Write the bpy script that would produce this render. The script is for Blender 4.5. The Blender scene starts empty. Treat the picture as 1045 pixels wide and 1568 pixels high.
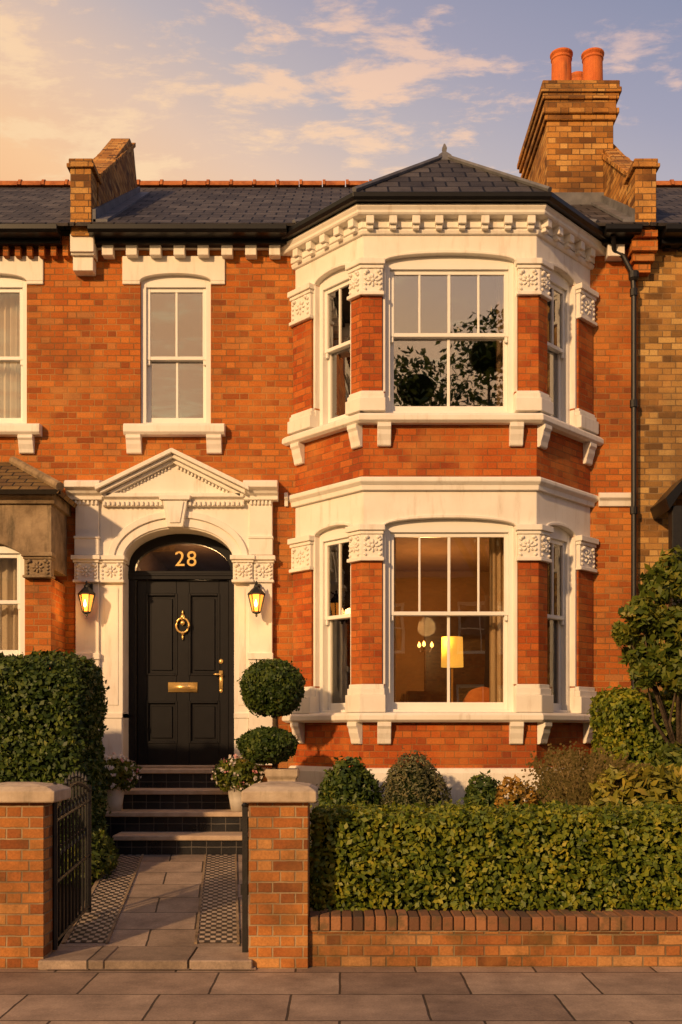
import bpy, bmesh, math, random
import numpy as np
from mathutils import Vector, Matrix
random.seed(3); rng=np.random.default_rng(5)
F=1647.0; CX=522.5; HY=1120.0; CH=1.56
def X(px,D): return (px-CX)/F*D
def Z(py,D): return CH+(HY-py)/F*D
DW=12.2; DB=11.35
sc=bpy.context.scene
# ------------------------------------------------------------ node helpers
def newmat(name):
    m=bpy.data.materials.new(name); m.use_nodes=True
    nt=m.node_tree; b=nt.nodes['Principled BSDF']; return m,nt,b
def setin(nt,sock,v):
    if v is None: return
    if isinstance(v,bpy.types.NodeSocket): nt.links.new(v,sock)
    else: sock.default_value=v
def MA(nt,op,a,b=None,c=None):
    n=nt.nodes.new('ShaderNodeMath'); n.operation=op
    setin(nt,n.inputs[0],a); setin(nt,n.inputs[1],b); setin(nt,n.inputs[2],c); return n.outputs[0]
def MR(nt,v,a,b,c=0.,d=1.,smooth=True):
    n=nt.nodes.new('ShaderNodeMapRange'); n.interpolation_type='SMOOTHSTEP' if smooth else 'LINEAR'
    setin(nt,n.inputs['Value'],v)
    n.inputs['From Min'].default_value=a; n.inputs['From Max'].default_value=b
    n.inputs['To Min'].default_value=c; n.inputs['To Max'].default_value=d; return n.outputs[0]
def RAMP(nt,v,stops,interp='LINEAR'):
    n=nt.nodes.new('ShaderNodeValToRGB'); r=n.color_ramp; r.interpolation=interp
    while len(r.elements)<len(stops): r.elements.new(0.5)
    for e,(p,c) in zip(r.elements,stops):
        e.position=p; e.color=(c[0],c[1],c[2],1)
    setin(nt,n.inputs[0],v); return n.outputs[0]
def MIX(nt,f,a,b,mode='MIX'):
    n=nt.nodes.new('ShaderNodeMix'); n.data_type='RGBA'; n.blend_type=mode
    setin(nt,n.inputs[0],f)
    for s,v in ((n.inputs[6],a),(n.inputs[7],b)):
        if isinstance(v,tuple): v=(v[0],v[1],v[2],1)
        setin(nt,s,v)
    return n.outputs[2]
def NOISE(nt,vec,scale,detail=4,rough=.55):
    n=nt.nodes.new('ShaderNodeTexNoise'); n.inputs['Scale'].default_value=scale
    n.inputs['Detail'].default_value=detail; n.inputs['Roughness'].default_value=rough
    setin(nt,n.inputs['Vector'],vec); return n.outputs['Fac']
def COORD(nt,which='Object'):
    return nt.nodes.new('ShaderNodeTexCoord').outputs[which]
def BUMP(nt,b,h,strength=.5,dist=.01):
    n=nt.nodes.new('ShaderNodeBump'); n.inputs['Strength'].default_value=strength
    n.inputs['Distance'].default_value=dist; setin(nt,n.inputs['Height'],h)
    nt.links.new(n.outputs[0],b.inputs['Normal'])
def SCALEV(nt,v,s):
    n=nt.nodes.new('ShaderNodeMapping'); setin(nt,n.inputs[0],v); n.inputs['Scale'].default_value=s; return n.outputs[0]

# ------------------------------------------------------------ materials
def mat_brick(name,stops,mortar,soot=.35,period=.30,row=.071,split=.6667,mw=.0055,rough=.85,dirtcol=(.08,.045,.025),moss=0.):
    m,nt,b=newmat(name)
    uv=COORD(nt,'UV'); ob=COORD(nt,'Object')
    wob=nt.nodes.new('ShaderNodeTexNoise'); wob.inputs['Scale'].default_value=14; nt.links.new(uv,wob.inputs['Vector'])
    sp=nt.nodes.new('ShaderNodeSeparateXYZ'); nt.links.new(uv,sp.inputs[0])
    wv=MA(nt,'MULTIPLY',MA(nt,'SUBTRACT',wob.outputs['Fac'],.5),.008)
    u=MA(nt,'ADD',sp.outputs[0],wv); v=MA(nt,'ADD',sp.outputs[1],wv)
    vr=MA(nt,'DIVIDE',v,row); rw=MA(nt,'FLOOR',vr)
    uu=MA(nt,'ADD',MA(nt,'DIVIDE',u,period),MA(nt,'FRACT',MA(nt,'MULTIPLY',rw,.5)))
    f=MA(nt,'FRACT',uu); cell=MA(nt,'FLOOR',uu)
    s=MA(nt,'LESS_THAN',f,split)
    ds=MA(nt,'MINIMUM',f,MA(nt,'SUBTRACT',split,f)); dh=MA(nt,'MINIMUM',MA(nt,'SUBTRACT',f,split),MA(nt,'SUBTRACT',1.,f))
    d=MA(nt,'MULTIPLY',MA(nt,'MAXIMUM',ds,dh),period)
    fv=MA(nt,'FRACT',vr); dv=MA(nt,'MULTIPLY',MA(nt,'MINIMUM',fv,MA(nt,'SUBTRACT',1.,fv)),row)
    dd=MA(nt,'MINIMUM',d,dv)
    mask=MR(nt,dd,mw-.0025,mw+.001)
    cb=nt.nodes.new('ShaderNodeCombineXYZ')
    setin(nt,cb.inputs[0],MA(nt,'ADD',MA(nt,'MULTIPLY',cell,2.),s)); setin(nt,cb.inputs[1],rw)
    wn=nt.nodes.new('ShaderNodeTexWhiteNoise'); wn.noise_dimensions='2D'; nt.links.new(cb.outputs[0],wn.inputs[0])
    col=RAMP(nt,wn.outputs['Value'],stops)
    fine=NOISE(nt,ob,60,5,.7)
    col=MIX(nt,.6,col,RAMP(nt,fine,[(.3,(.55,.5,.48)),(.7,(1.3,1.22,1.15))]),'MULTIPLY')
    big=NOISE(nt,ob,.9,7,.62)
    mort=MIX(nt,MR(nt,NOISE(nt,ob,2.1,5,.6),.38,.62,0,.75),mortar,(mortar[0]*.45,mortar[1]*.4,mortar[2]*.38))
    col=MIX(nt,mask,mort,col)
    bigm=MR(nt,big,.44,.70,0.,soot)
    col=MIX(nt,bigm,col,dirtcol)
    col=MIX(nt,MR(nt,NOISE(nt,ob,1.7,5,.6),.47,.72,0,.38),col,(.58,.26,.065))
    if moss: col=MIX(nt,MR(nt,NOISE(nt,ob,4,6,.65),.45,.7,0,moss),col,(.06,.055,.02))
    nt.links.new(col,b.inputs['Base Color']); b.inputs['Roughness'].default_value=rough
    b.inputs['Specular IOR Level'].default_value=.2
    h=MA(nt,'ADD',MA(nt,'MULTIPLY',mask,.8),MA(nt,'MULTIPLY',fine,.6))
    BUMP(nt,b,h,.8,.007); return m
def mat_noise(name,c1,c2,scale=6,rough=.6,bump=.2,bscale=40,spec=.4,metal=0,dist=.005,dirt=None):
    m,nt,b=newmat(name); ob=COORD(nt)
    col=RAMP(nt,NOISE(nt,ob,scale,6,.6),[(.3,c1),(.7,c2)])
    if dirt:
        g=NOISE(nt,SCALEV(nt,ob,(5,5,.8)),2.2,6,.65)
        col=MIX(nt,MR(nt,g,.5,.8,0,dirt[1]),col,dirt[0])
    nt.links.new(col,b.inputs['Base Color'])
    b.inputs['Roughness'].default_value=rough; b.inputs['Specular IOR Level'].default_value=spec
    b.inputs['Metallic'].default_value=metal
    if bump: BUMP(nt,b,NOISE(nt,ob,bscale,5,.6),bump,dist)
    return m
def mat_emit(name,c,s):
    m,nt,b=newmat(name); b.inputs['Base Color'].default_value=(*c,1)
    b.inputs['Emission Color'].default_value=(*c,1); b.inputs['Emission Strength'].default_value=s; return m
def mat_slabs(name,bw,rh,c1,c2,mortar,ms=.01,rough=.75,coord='UV',off=.5,bump=.5,spec=.4):
    m,nt,b=newmat(name); uv=COORD(nt,coord)
    n=nt.nodes.new('ShaderNodeTexBrick'); n.offset=off
    n.inputs['Scale'].default_value=1; n.inputs['Brick Width'].default_value=bw; n.inputs['Row Height'].default_value=rh
    n.inputs['Mortar Size'].default_value=ms; n.inputs['Mortar Smooth'].default_value=.3
    n.inputs['Color1'].default_value=(*c1,1); n.inputs['Color2'].default_value=(*c2,1); n.inputs['Mortar'].default_value=(*mortar,1)
    wob=nt.nodes.new('ShaderNodeTexNoise'); wob.inputs['Scale'].default_value=6; nt.links.new(uv,wob.inputs['Vector'])
    va=nt.nodes.new('ShaderNodeVectorMath'); va.operation='MULTIPLY_ADD'; nt.links.new(wob.outputs['Color'],va.inputs[0]); va.inputs[1].default_value=(.012,.012,0); nt.links.new(uv,va.inputs[2])
    nt.links.new(va.outputs[0],n.inputs['Vector'])
    ob=COORD(nt); st=NOISE(nt,ob,2.6,9,.72); fn=NOISE(nt,ob,70,4,.7)
    col=MIX(nt,.9,n.outputs['Color'],RAMP(nt,st,[(.3,(.5,.47,.45)),(.68,(1.35,1.3,1.22))]),'MULTIPLY')
    col=MIX(nt,.45,col,RAMP(nt,fn,[(.3,(.45,.45,.45)),(.7,(1.45,1.45,1.45))]),'MULTIPLY')
    nt.links.new(col,b.inputs['Base Color']); b.inputs['Roughness'].default_value=rough; b.inputs['Specular IOR Level'].default_value=spec
    h=MA(nt,'ADD',MA(nt,'MULTIPLY',n.outputs['Fac'],-1.),MA(nt,'ADD',MA(nt,'MULTIPLY',fn,.25),MA(nt,'MULTIPLY',st,.5)))
    BUMP(nt,b,h,bump,.012); return m
def mat_leaf(name,stops,trans=.18,rough=.5):
    m,nt,b=newmat(name)
    g=nt.nodes.new('ShaderNodeNewGeometry'); ob=COORD(nt)
    v=MA(nt,'ADD',MA(nt,'MULTIPLY',g.outputs['Random Per Island'],.6),MA(nt,'MULTIPLY',MR(nt,NOISE(nt,ob,5,3,.5),.3,.7),.4))
    col=RAMP(nt,v,stops); nt.links.new(col,b.inputs['Base Color'])
    b.inputs['Roughness'].default_value=rough; b.inputs['Specular IOR Level'].default_value=.35
    t=nt.nodes.new('ShaderNodeBsdfTranslucent'); nt.links.new(col,t.inputs[0])
    mx=nt.nodes.new('ShaderNodeMixShader'); mx.inputs[0].default_value=trans
    nt.links.new(b.outputs[0],mx.inputs[1]); nt.links.new(t.outputs[0],mx.inputs[2])
    nt.links.new(mx.outputs[0],nt.nodes['Material Output'].inputs[0]); return m
def mat_glass(name,base=.3,tint=(.9,.93,.9)):
    m=bpy.data.materials.new(name); m.use_nodes=True; nt=m.node_tree; nt.nodes.clear()
    out=nt.nodes.new('ShaderNodeOutputMaterial'); tr=nt.nodes.new('ShaderNodeBsdfTransparent'); tr.inputs[0].default_value=(*tint,1)
    gl=nt.nodes.new('ShaderNodeBsdfGlossy'); gl.inputs['Roughness'].default_value=.01
    ob=COORD(nt); bp=nt.nodes.new('ShaderNodeBump'); bp.inputs['Strength'].default_value=.035; bp.inputs['Distance'].default_value=.02
    nt.links.new(NOISE(nt,ob,2.0,1,.4),bp.inputs['Height']); nt.links.new(bp.outputs[0],gl.inputs['Normal'])
    fr=nt.nodes.new('ShaderNodeFresnel'); fr.inputs[0].default_value=1.5
    f=MA(nt,'ADD',MA(nt,'MULTIPLY',fr.outputs[0],1-base),base)
    mx=nt.nodes.new('ShaderNodeMixShader'); nt.links.new(f,mx.inputs[0])
    nt.links.new(tr.outputs[0],mx.inputs[1]); nt.links.new(gl.outputs[0],mx.inputs[2]); nt.links.new(mx.outputs[0],out.inputs[0]); return m

RED=mat_brick('red_brick',[(0,(.26,.07,.018)),(.12,(.38,.105,.022)),(.55,(.47,.140,.025)),(.85,(.56,.195,.04)),(1,(.40,.17,.055))],(.40,.21,.075),.46)
REDD=mat_brick('red_brick_bay',[(0,(.28,.055,.014)),(.25,(.38,.08,.016)),(.7,(.46,.108,.019)),(1,(.50,.15,.032))],(.33,.155,.058),.30,mw=.0045)
YEL=mat_brick('yellow_stock_brick',[(0,(.12,.065,.025)),(.3,(.30,.165,.05)),(.7,(.46,.27,.085)),(1,(.55,.36,.13))],(.28,.19,.095),.55)
YELC=mat_brick('chimney_brick',[(0,(.14,.06,.02)),(.3,(.40,.18,.04)),(.7,(.56,.28,.07)),(1,(.62,.37,.12))],(.20,.12,.055),.7)
PIERB=mat_brick('pier_brick',[(0,(.20,.065,.02)),(.3,(.38,.13,.035)),(.7,(.50,.20,.05)),(1,(.56,.29,.10))],(.42,.31,.18),.5,mw=.006,moss=.35)
WALLB=mat_brick('low_wall_brick',[(0,(.14,.055,.022)),(.3,(.30,.11,.035)),(.7,(.40,.165,.05)),(1,(.46,.25,.10))],(.28,.20,.11),.55,mw=.006,moss=.55)
WHITE=mat_noise('white_paint',(.76,.71,.63),(.83,.80,.73),3,.55,.15,50,.35,dirt=((.44,.35,.25),.5))
FRAME=mat_noise('white_gloss_paint',(.79,.77,.71),(.83,.81,.76),4,.3,.05,60)
STONE=mat_noise('aged_stone',(.16,.11,.065),(.38,.28,.17),5,.85,.8,30,.2,dirt=((.05,.045,.03),.85),dist=.01)
CAP=mat_noise('cap_stone',(.36,.28,.20),(.56,.46,.34),7,.85,.6,60,.2,dirt=((.14,.12,.08),.7))
NOSE=mat_noise('step_stone',(.40,.29,.20),(.56,.43,.31),9,.7,.4,60,.3)
BLACK=mat_noise('black_gloss_paint',(.0050,.0052,.0068),(.008,.0082,.010),8,.33,.03,40,.35)
IRON=mat_noise('black_iron',(.008,.008,.009),(.018,.017,.016),20,.45,.3,80,.4)
LEAD=mat_noise('lead',(.085,.085,.095),(.17,.17,.185),6,.6,.3,20,.35)
BRASS=mat_noise('brass',(.85,.54,.17),(.95,.66,.25),10,.3,.02,30,.5,metal=.7)
TERRA=mat_noise('terracotta',(.46,.10,.022),(.64,.18,.04),8,.75,.3,50,.3,dirt=((.10,.05,.03),.75))
RIDGE=mat_noise('ridge_tile',(.26,.08,.03),(.5,.18,.06),9,.8,.4,50,.2)
SLATE=mat_slabs('slate',.25,.24,(.042,.039,.042),(.095,.088,.090),(.008,.008,.009),.012,.7,'UV',.5,1.,.2)
TILE_ROOF=mat_slabs('mossy_tile',.2,.12,(.11,.06,.025),(.19,.12,.04),(.02,.015,.01),.01,.85,'UV',.5,1.)
FLAG=mat_slabs('flagstone',.78,.58,(.24,.175,.13),(.42,.32,.235),(.06,.045,.03),.008,.7,'Object',.37,.6)
PSLAB=mat_slabs('path_slab',.66,.50,(.23,.18,.14),(.38,.30,.235),(.05,.04,.03),.008,.6,'UV',.5)
TILED=mat_slabs('dark_step_tile',.15,.2,(.012,.013,.015),(.022,.023,.026),(.10,.09,.08),.004,.25,'UV',0,.2)
ASPH=mat_noise('asphalt',(.035,.035,.036),(.065,.063,.06),12,.9,.8,120,.2)
SOIL=mat_noise('soil',(.02,.014,.009),(.05,.035,.022),8,.95,1,40,.1,dist=.03)
GRASSM=mat_noise('grass_ground',(.03,.05,.015),(.06,.09,.03),3,.95,1,30,.1)
BARK=mat_noise('bark',(.05,.035,.022),(.12,.09,.06),12,.9,1,40,.1,dist=.02)
GLASS=mat_glass('window_glass',.34,(.95,.9,.85))
GLASS2=mat_glass('lower_window_glass',.14,(.97,.93,.86))
CURT=mat_noise('curtain',(.62,.50,.34),(.72,.60,.43),5,.9,.1)
CURTW=mat_noise('net_curtain',(.74,.72,.68),(.82,.8,.77),5,.9,.1)
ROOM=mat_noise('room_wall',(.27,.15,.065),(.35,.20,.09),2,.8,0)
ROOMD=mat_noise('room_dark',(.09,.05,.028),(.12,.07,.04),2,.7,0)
DKW=mat_noise('dark_wood',(.03,.015,.008),(.07,.035,.018),10,.35,.1)
AMBER=mat_emit('amber_lamp_glass',(1,.36,.045),1.4)
CORE_=mat_emit('lantern_flame',(1,.66,.25),6)
BULB=mat_emit('lamp_bulb',(1,.55,.14),5)
SHADE=mat_emit('lampshade',(1,.50,.07),1.2)
ORANGE=mat_noise('orange_fabric',(.60,.18,.04),(.70,.25,.07),8,.9,.2)
POTW=mat_noise('pale_pot',(.5,.46,.4),(.66,.62,.55),6,.6,.3,30,dirt=((.2,.17,.12),.5))
L_HEDGE=mat_leaf('hedge_leaf',[(0,(.035,.06,.008)),(.35,(.10,.145,.012)),(.72,(.22,.235,.018)),(1,(.38,.32,.03))])
L_DARK=mat_leaf('dark_leaf',[(0,(.017,.038,.007)),(.5,(.05,.085,.013)),(.85,(.11,.145,.02)),(1,(.22,.20,.03))])
L_TREE=mat_leaf('shrub_tree_leaf',[(0,(.03,.055,.008)),(.45,(.10,.135,.016)),(.8,(.20,.20,.025)),(1,(.38,.26,.04))],.25)
L_GREY=mat_leaf('greygreen_leaf',[(0,(.05,.06,.025)),(.5,(.12,.125,.05)),(1,(.24,.19,.085))])
L_GOLD=mat_leaf('gold_leaf',[(0,(.12,.13,.015)),(.5,(.28,.26,.03)),(1,(.46,.34,.05))],.3)
L_ORNG=mat_leaf('autumn_leaf',[(0,(.12,.09,.015)),(.5,(.32,.19,.03)),(1,(.46,.22,.03))])
L_GRASS=mat_leaf('straw_grass',[(0,(.12,.11,.03)),(.5,(.28,.22,.08)),(1,(.50,.36,.17))])
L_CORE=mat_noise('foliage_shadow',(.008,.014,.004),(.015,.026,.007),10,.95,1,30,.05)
FLW=mat_leaf('white_petal',[(0,(.75,.68,.6)),(.85,(.8,.74,.70)),(1,(.78,.5,.5))],.3)
FLP=mat_leaf('pink_petal',[(0,(.65,.2,.25)),(1,(.78,.45,.45))],.3)
def checker():
    m,nt,b=newmat('mosaic_tile'); uv=COORD(nt,'UV')
    sp=nt.nodes.new('ShaderNodeSeparateXYZ'); nt.links.new(uv,sp.inputs[0])
    T=.040
    a=MA(nt,'DIVIDE',sp.outputs[0],T); c=MA(nt,'DIVIDE',sp.outputs[1],T*1.5)
    k=MA(nt,'FRACT',MA(nt,'MULTIPLY',MA(nt,'ADD',MA(nt,'FLOOR',a),MA(nt,'FLOOR',c)),.5))
    k=MA(nt,'GREATER_THAN',k,.25)
    fa=MA(nt,'FRACT',a); fc=MA(nt,'FRACT',c)
    e=MA(nt,'MINIMUM',MA(nt,'MINIMUM',fa,MA(nt,'SUBTRACT',1.,fa)),MA(nt,'MINIMUM',fc,MA(nt,'SUBTRACT',1.,fc)))
    g=MR(nt,e,.03,.10)
    col=MIX(nt,k,(.035,.032,.030),(.50,.41,.30))
    col=MIX(nt,g,(.14,.11,.085),col)
    col=MIX(nt,.85,col,RAMP(nt,NOISE(nt,COORD(nt),6,7,.75),[(.3,(.45,.42,.4)),(.7,(1.25,1.2,1.2))]),'MULTIPLY')
    nt.links.new(col,b.inputs['Base Color']); b.inputs['Roughness'].default_value=.45
    BUMP(nt,b,g,.3,.004); return m
MOSAIC=checker()

# ------------------------------------------------------------ geometry helpers
def empty(name,loc=(0,0,0)):
    e=bpy.data.objects.new(name,None); sc.collection.objects.link(e); e.location=loc; e.empty_display_size=.3; return e
def attach(o,par):
    if par is not None:
        o.parent=par; o.matrix_parent_inverse=Matrix.Translation(-Vector(par.location))
def auto_uv(me):
    uvl=me.uv_layers.new(name='UVMap')
    for p in me.polygons:
        n=p.normal
        if abs(n.z)>.985:
            for li in p.loop_indices:
                c=me.vertices[me.loops[li].vertex_index].co; uvl.data[li].uv=(c.x,c.y)
        else:
            t=Vector((-n.y,n.x,0)).normalized(); b=n.cross(t)
            if b.z<0: b=-b
            for li in p.loop_indices:
                c=me.vertices[me.loops[li].vertex_index].co; uvl.data[li].uv=(c.dot(t),c.dot(b))
class B:
    def __init__(s): s.v=[]; s.f=[]; s.frame((0,DW,0),(1,0,0),(0,-1,0))
    def frame(s,o,U,N): s.o=Vector(o); s.U=Vector(U).normalized(); s.N=Vector(N).normalized(); return s
    def loc(s,u,w,z): return s.o+s.U*u+s.N*w+Vector((0,0,z))
    def addw(s,vs,fs):
        k=len(s.v); s.v+= [tuple(v) for v in vs]; s.f+=[tuple(i+k for i in f) for f in fs]
    def add(s,vs,fs): s.addw([s.loc(*v) for v in vs],fs)
    def box(s,u0,u1,w0,w1,z0,z1):
        s.add([(u0,w0,z0),(u1,w0,z0),(u1,w1,z0),(u0,w1,z0),(u0,w0,z1),(u1,w0,z1),(u1,w1,z1),(u0,w1,z1)],
              [(0,1,2,3),(4,5,6,7),(0,1,5,4),(1,2,6,5),(2,3,7,6),(3,0,4,7)])
    def wbox(s,x0,x1,y0,y1,z0,z1):
        s.addw([(x0,y0,z0),(x1,y0,z0),(x1,y1,z0),(x0,y1,z0),(x0,y0,z1),(x1,y0,z1),(x1,y1,z1),(x0,y1,z1)],
              [(0,1,2,3),(4,5,6,7),(0,1,5,4),(1,2,6,5),(2,3,7,6),(3,0,4,7)])
    def prism(s,poly,w0,w1):
        n=len(poly)
        s.add([(u,w0,z) for u,z in poly]+[(u,w1,z) for u,z in poly],
              [tuple(range(n)),tuple(range(n,2*n))]+[(i,(i+1)%n,(i+1)%n+n,i+n) for i in range(n)])
    def prof(s,pr,u0,u1):
        n=len(pr)
        s.add([(u0,w,z) for w,z in pr]+[(u1,w,z) for w,z in pr],
              [tuple(range(n)),tuple(range(n,2*n))]+[(i,(i+1)%n,(i+1)%n+n,i+n) for i in range(n)])
    def rings(s,rs,caps=True):
        n=len(rs[0]); vs=[p for r in rs for p in r]; fs=[]
        for k in range(len(rs)-1):
            for i in range(n): fs.append((k*n+i,k*n+(i+1)%n,(k+1)*n+(i+1)%n,(k+1)*n+i))
        if caps: fs+= [tuple(range(n)),tuple(range((len(rs)-1)*n,len(rs)*n))]
        s.addw(vs,fs)
    def tube(s,pts,rad,n=8):
        pts=[Vector(p) for p in pts]; rs=[]
        if not isinstance(rad,(list,tuple)): rad=[rad]*len(pts)
        for i,p in enumerate(pts):
            d=(pts[min(i+1,len(pts)-1)]-pts[max(i-1,0)]).normalized()
            a=Vector((0,0,1)) if abs(d.z)<.9 else Vector((1,0,0))
            t=d.cross(a).normalized(); b=d.cross(t)
            rs.append([p+(t*math.cos(q)+b*math.sin(q))*rad[i] for q in [2*math.pi*j/n for j in range(n)]])
        s.rings(rs)
    def lathe(s,c,pr,n=16,rot=0,sq=(1,1)):
        rs=[[Vector((c[0]+r*sq[0]*math.cos(rot+2*math.pi*j/n),c[1]+r*sq[1]*math.sin(rot+2*math.pi*j/n),c[2]+z)) for j in range(n)] for r,z in pr]
        s.rings(rs)
    def blob(s,u,w,z,ru,rw,rz,tilt=0):
        rs=[]; n=7
        for k in range(5):
            a=-math.pi/2+math.pi*(k+.5)/5
            ring=[]
            for j in range(n):
                q=2*math.pi*j/n; du=ru*math.cos(a)*math.cos(q); dz=rz*math.sin(a); dw=rw*math.cos(a)*math.sin(q)
                ring.append(s.loc(u+du*math.cos(tilt)-dz*math.sin(tilt),w+dw,z+du*math.sin(tilt)+dz*math.cos(tilt)))
            rs.append(ring)
        s.rings(rs)
    def make(s,name,mat,par=None,bevel=0,smooth=False,seg=1):
        me=bpy.data.meshes.new(name); me.from_pydata(s.v,[],s.f)
        bm=bmesh.new(); bm.from_mesh(me); bmesh.ops.recalc_face_normals(bm,faces=bm.faces); bm.to_mesh(me); bm.free()
        me.update(); auto_uv(me); me.materials.append(mat)
        if smooth: me.polygons.foreach_set('use_smooth',[True]*len(me.polygons))
        o=bpy.data.objects.new(name,me); sc.collection.objects.link(o); attach(o,par)
        if bevel:
            md=o.modifiers.new('bevel','BEVEL'); md.width=bevel; md.segments=seg; md.limit_method='ANGLE'; md.angle_limit=math.radians(40)
        return o
def sheet(name,polys,mat,par=None,solid=0):
    me=bpy.data.meshes.new(name); vs=[];fs=[]
    for p in polys:
        k=len(vs); vs+=[tuple(q) for q in p]; fs.append(tuple(range(k,k+len(p))))
    me.from_pydata(vs,[],fs)
    me.update()
    for p in me.polygons:
        if p.normal.z<0: p.flip()
    me.update(); auto_uv(me); me.materials.append(mat)
    o=bpy.data.objects.new(name,me); sc.collection.objects.link(o); attach(o,par)
    if solid:
        md=o.modifiers.new('s','SOLIDIFY'); md.thickness=solid; md.offset=-1
    return o
def arch_poly(u0,u1,ztop,zs,cx,a,b,n=24):
    a=min(a,(u1-u0)/2-.0008)
    return [(u0,ztop),(u1,ztop),(u1,zs)]+[(cx+a*math.cos(math.pi*i/n),zs+b*math.sin(math.pi*i/n)) for i in range(n+1)]+[(u0,zs)]
def wall(b,u0,u1,z0,z1,ops,w0=-.3,w1=0):
    us=sorted(set([u0,u1]+[min(max(o[i],u0),u1) for o in ops for i in (0,1)]))
    for a,c in zip(us[:-1],us[1:]):
        m=(a+c)/2; cuts=sorted([(o[2],o[3]) for o in ops if o[0]<m<o[1]]); z=z0
        for q0,q1 in cuts:
            if q0>z+1e-4: b.box(a,c,w0,w1,z,q0)
            z=q1
        if z1>z+1e-4: b.box(a,c,w0,w1,z,z1)
def sash(W,G,u0,u1,z0,z1,rise,zm,top,bot,fw=.05,wb=-.10,st=.042):
    W.box(u0,u0+fw,wb-.10,wb+.03,z0,z1); W.box(u1-fw,u1,wb-.10,wb+.03,z0,z1)
    W.box(u0+fw,u1-fw,wb-.10,wb+.028,z1-rise-fw*.9,z1); W.box(u0+fw,u1-fw,wb-.10,wb+.028,z0,z0+.035)
    a,c=u0+fw,u1-fw; zt=z1-rise-fw*.9
    def one(za,zb,w0,w1,bars,bb,bt):
        W.box(a,a+st,w0,w1,za,zb); W.box(c-st,c,w0,w1,za,zb)
        W.box(a+st,c-st,w0+.002,w1-.002,za,za+bb); W.box(a+st,c-st,w0+.002,w1-.002,zb-bt,zb)
        for t,th in bars:
            m=a+(c-a)*t; W.box(m-th/2,m+th/2,w0+.006,w1-.006,za+bb,zb-bt)
        G.box(a+st-.005,c-st+.005,(w0+w1)/2-.002,(w0+w1)/2+.002,za+bb-.005,zb-bt+.005)
    one(zm-.02,zt,wb-.042,wb,top,.04,.045)
    one(z0+.035,zm+.02,wb-.088,wb-.046,bot,.075,.04)
    for q in (a+st*.5,c-st*.5): W.box(q-.016,q+.016,wb-.036,wb-.006,zm-.075,zm-.02)
def curtain(name,x0,x1,y,z0,z1,mat,par,folds=7,amp=.03):
    n=folds*8; vs=[];fs=[]
    for i in range(n+1):
        x=x0+(x1-x0)*i/n; yy=y+amp*math.sin(i/8*2*math.pi)+amp*.4*math.sin(i*1.3)
        vs+= [(x,yy,z0),(x,yy+.01,z1)]
    for i in range(n): fs.append((2*i,2*i+2,2*i+3,2*i+1))
    me=bpy.data.meshes.new(name); me.from_pydata(vs,[],fs); me.materials.append(mat)
    me.polygons.foreach_set('use_smooth',[True]*len(me.polygons))
    o=bpy.data.objects.new(name,me); sc.collection.objects.link(o); attach(o,par)
def capital(b,u0,u1,z0,z1,w,ext0=0,ext1=0,reach=.05):
    H=z1-z0
    def bx(p,za,zb,push=.0):
        b.box(u0-(ext0*(w+p) if ext0 else p*.6),u1+(ext1*(w+p) if ext1 else p*.6),-.05,w+p,za,zb)
    bx(reach,z1-.16*H,z1); bx(reach*.55,z1-.26*H,z1-.16*H); bx(.012,z0+.1*H,z1-.26*H); bx(.035,z0,z0+.1*H)
    c=(u0+u1)/2; hw=(u1-u0)/2; m=z0+.42*H; ww=w+.018
    b.blob(c,ww,m,.022,.022,.022)
    for k in range(8):
        a=k*math.pi/4; r=min(hw,.32*H)*.48
        b.blob(c+r*math.cos(a),ww,m+r*math.sin(a),.028,.014,.013,a)
    for s_ in (-1,1):
        for k in range(4): b.blob(c+s_*hw*.8,ww,z0+(.18+.14*k)*H,.022,.016,.014,s_*.7)
        b.blob(c+s_*hw*.62,ww+.006,z1-.34*H,.026,.022,.02)
def bracket(b,u,half,z1,h,w):
    pr=[(0,z1),(w,z1),(w,z1-.18*h),(w*.8,z1-.3*h),(w*.72,z1-.5*h),(w*.5,z1-.75*h),(w*.42,z1-.94*h),(w*.3,z1-h),(0,z1-h)]
    b.prof(pr,u-half,u+half)

# =====================================================================  MAIN HOUSE
house=empty('brick_house',(.3,12.2,.3))
EZ=7.16
xl=X(127,DW); xr=X(978,DW)
P=[Vector((-.52,12.2,0)),Vector((.235,11.35,0)),Vector((2.065,11.35,0)),Vector((2.83,12.2,0))]
BAYF=[]
for i in range(3):
    U=(P[i+1]-P[i]); L=U.length; U.normalize(); N=Vector((U.y,-U.x,0)); BAYF.append((P[i],U,N,L))
KK=math.tan(math.acos(BAYF[0][1].dot(BAYF[1][1]))/2)
def baypts(w):
    lines=[(P[i]+BAYF[i][2]*w,BAYF[i][1]) for i in range(3)]
    def isx(l1,l2):
        (p,d),(q,e)=l1,l2; det=d.x*(-e.y)+e.x*d.y; r=q-p
        t=(r.x*(-e.y)+e.x*r.y)/det; return p+d*t
    wl=(Vector((0,DW,0)),Vector((1,0,0)))
    return [isx(lines[0],wl),isx(lines[0],lines[1]),isx(lines[1],lines[2]),isx(lines[2],wl)]
def baysweep(b,prof):
    rs=[]
    for i in range(4):
        rs.append([baypts(w)[i]+Vector((0,0,z)) for w,z in prof])
    b.rings(rs)
wl_=X(215,DW); wr_=X(323,DW)
b=B()
wall(b,xl,xr,.1,EZ,[(wl_,wr_,Z(653,DW),Z(415,DW)),(-2.47,-1.205,0.05,3.88),(-.32,2.62,1.22,3.95),(-.32,2.62,4.35,7.0)])
zs_u=dict(capb=Z(455,DB),capt=Z(400,DB),base=Z(600,DB),sill=Z(632,DB),ar=Z(388,DB))
zs_l=dict(capb=Z(860,DB),capt=Z(805,DB),base=Z(1048,DB),sill=Z(1091,DB),ar=Z(793,DB))
b.make('walls',RED,house)
b=B()
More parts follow.
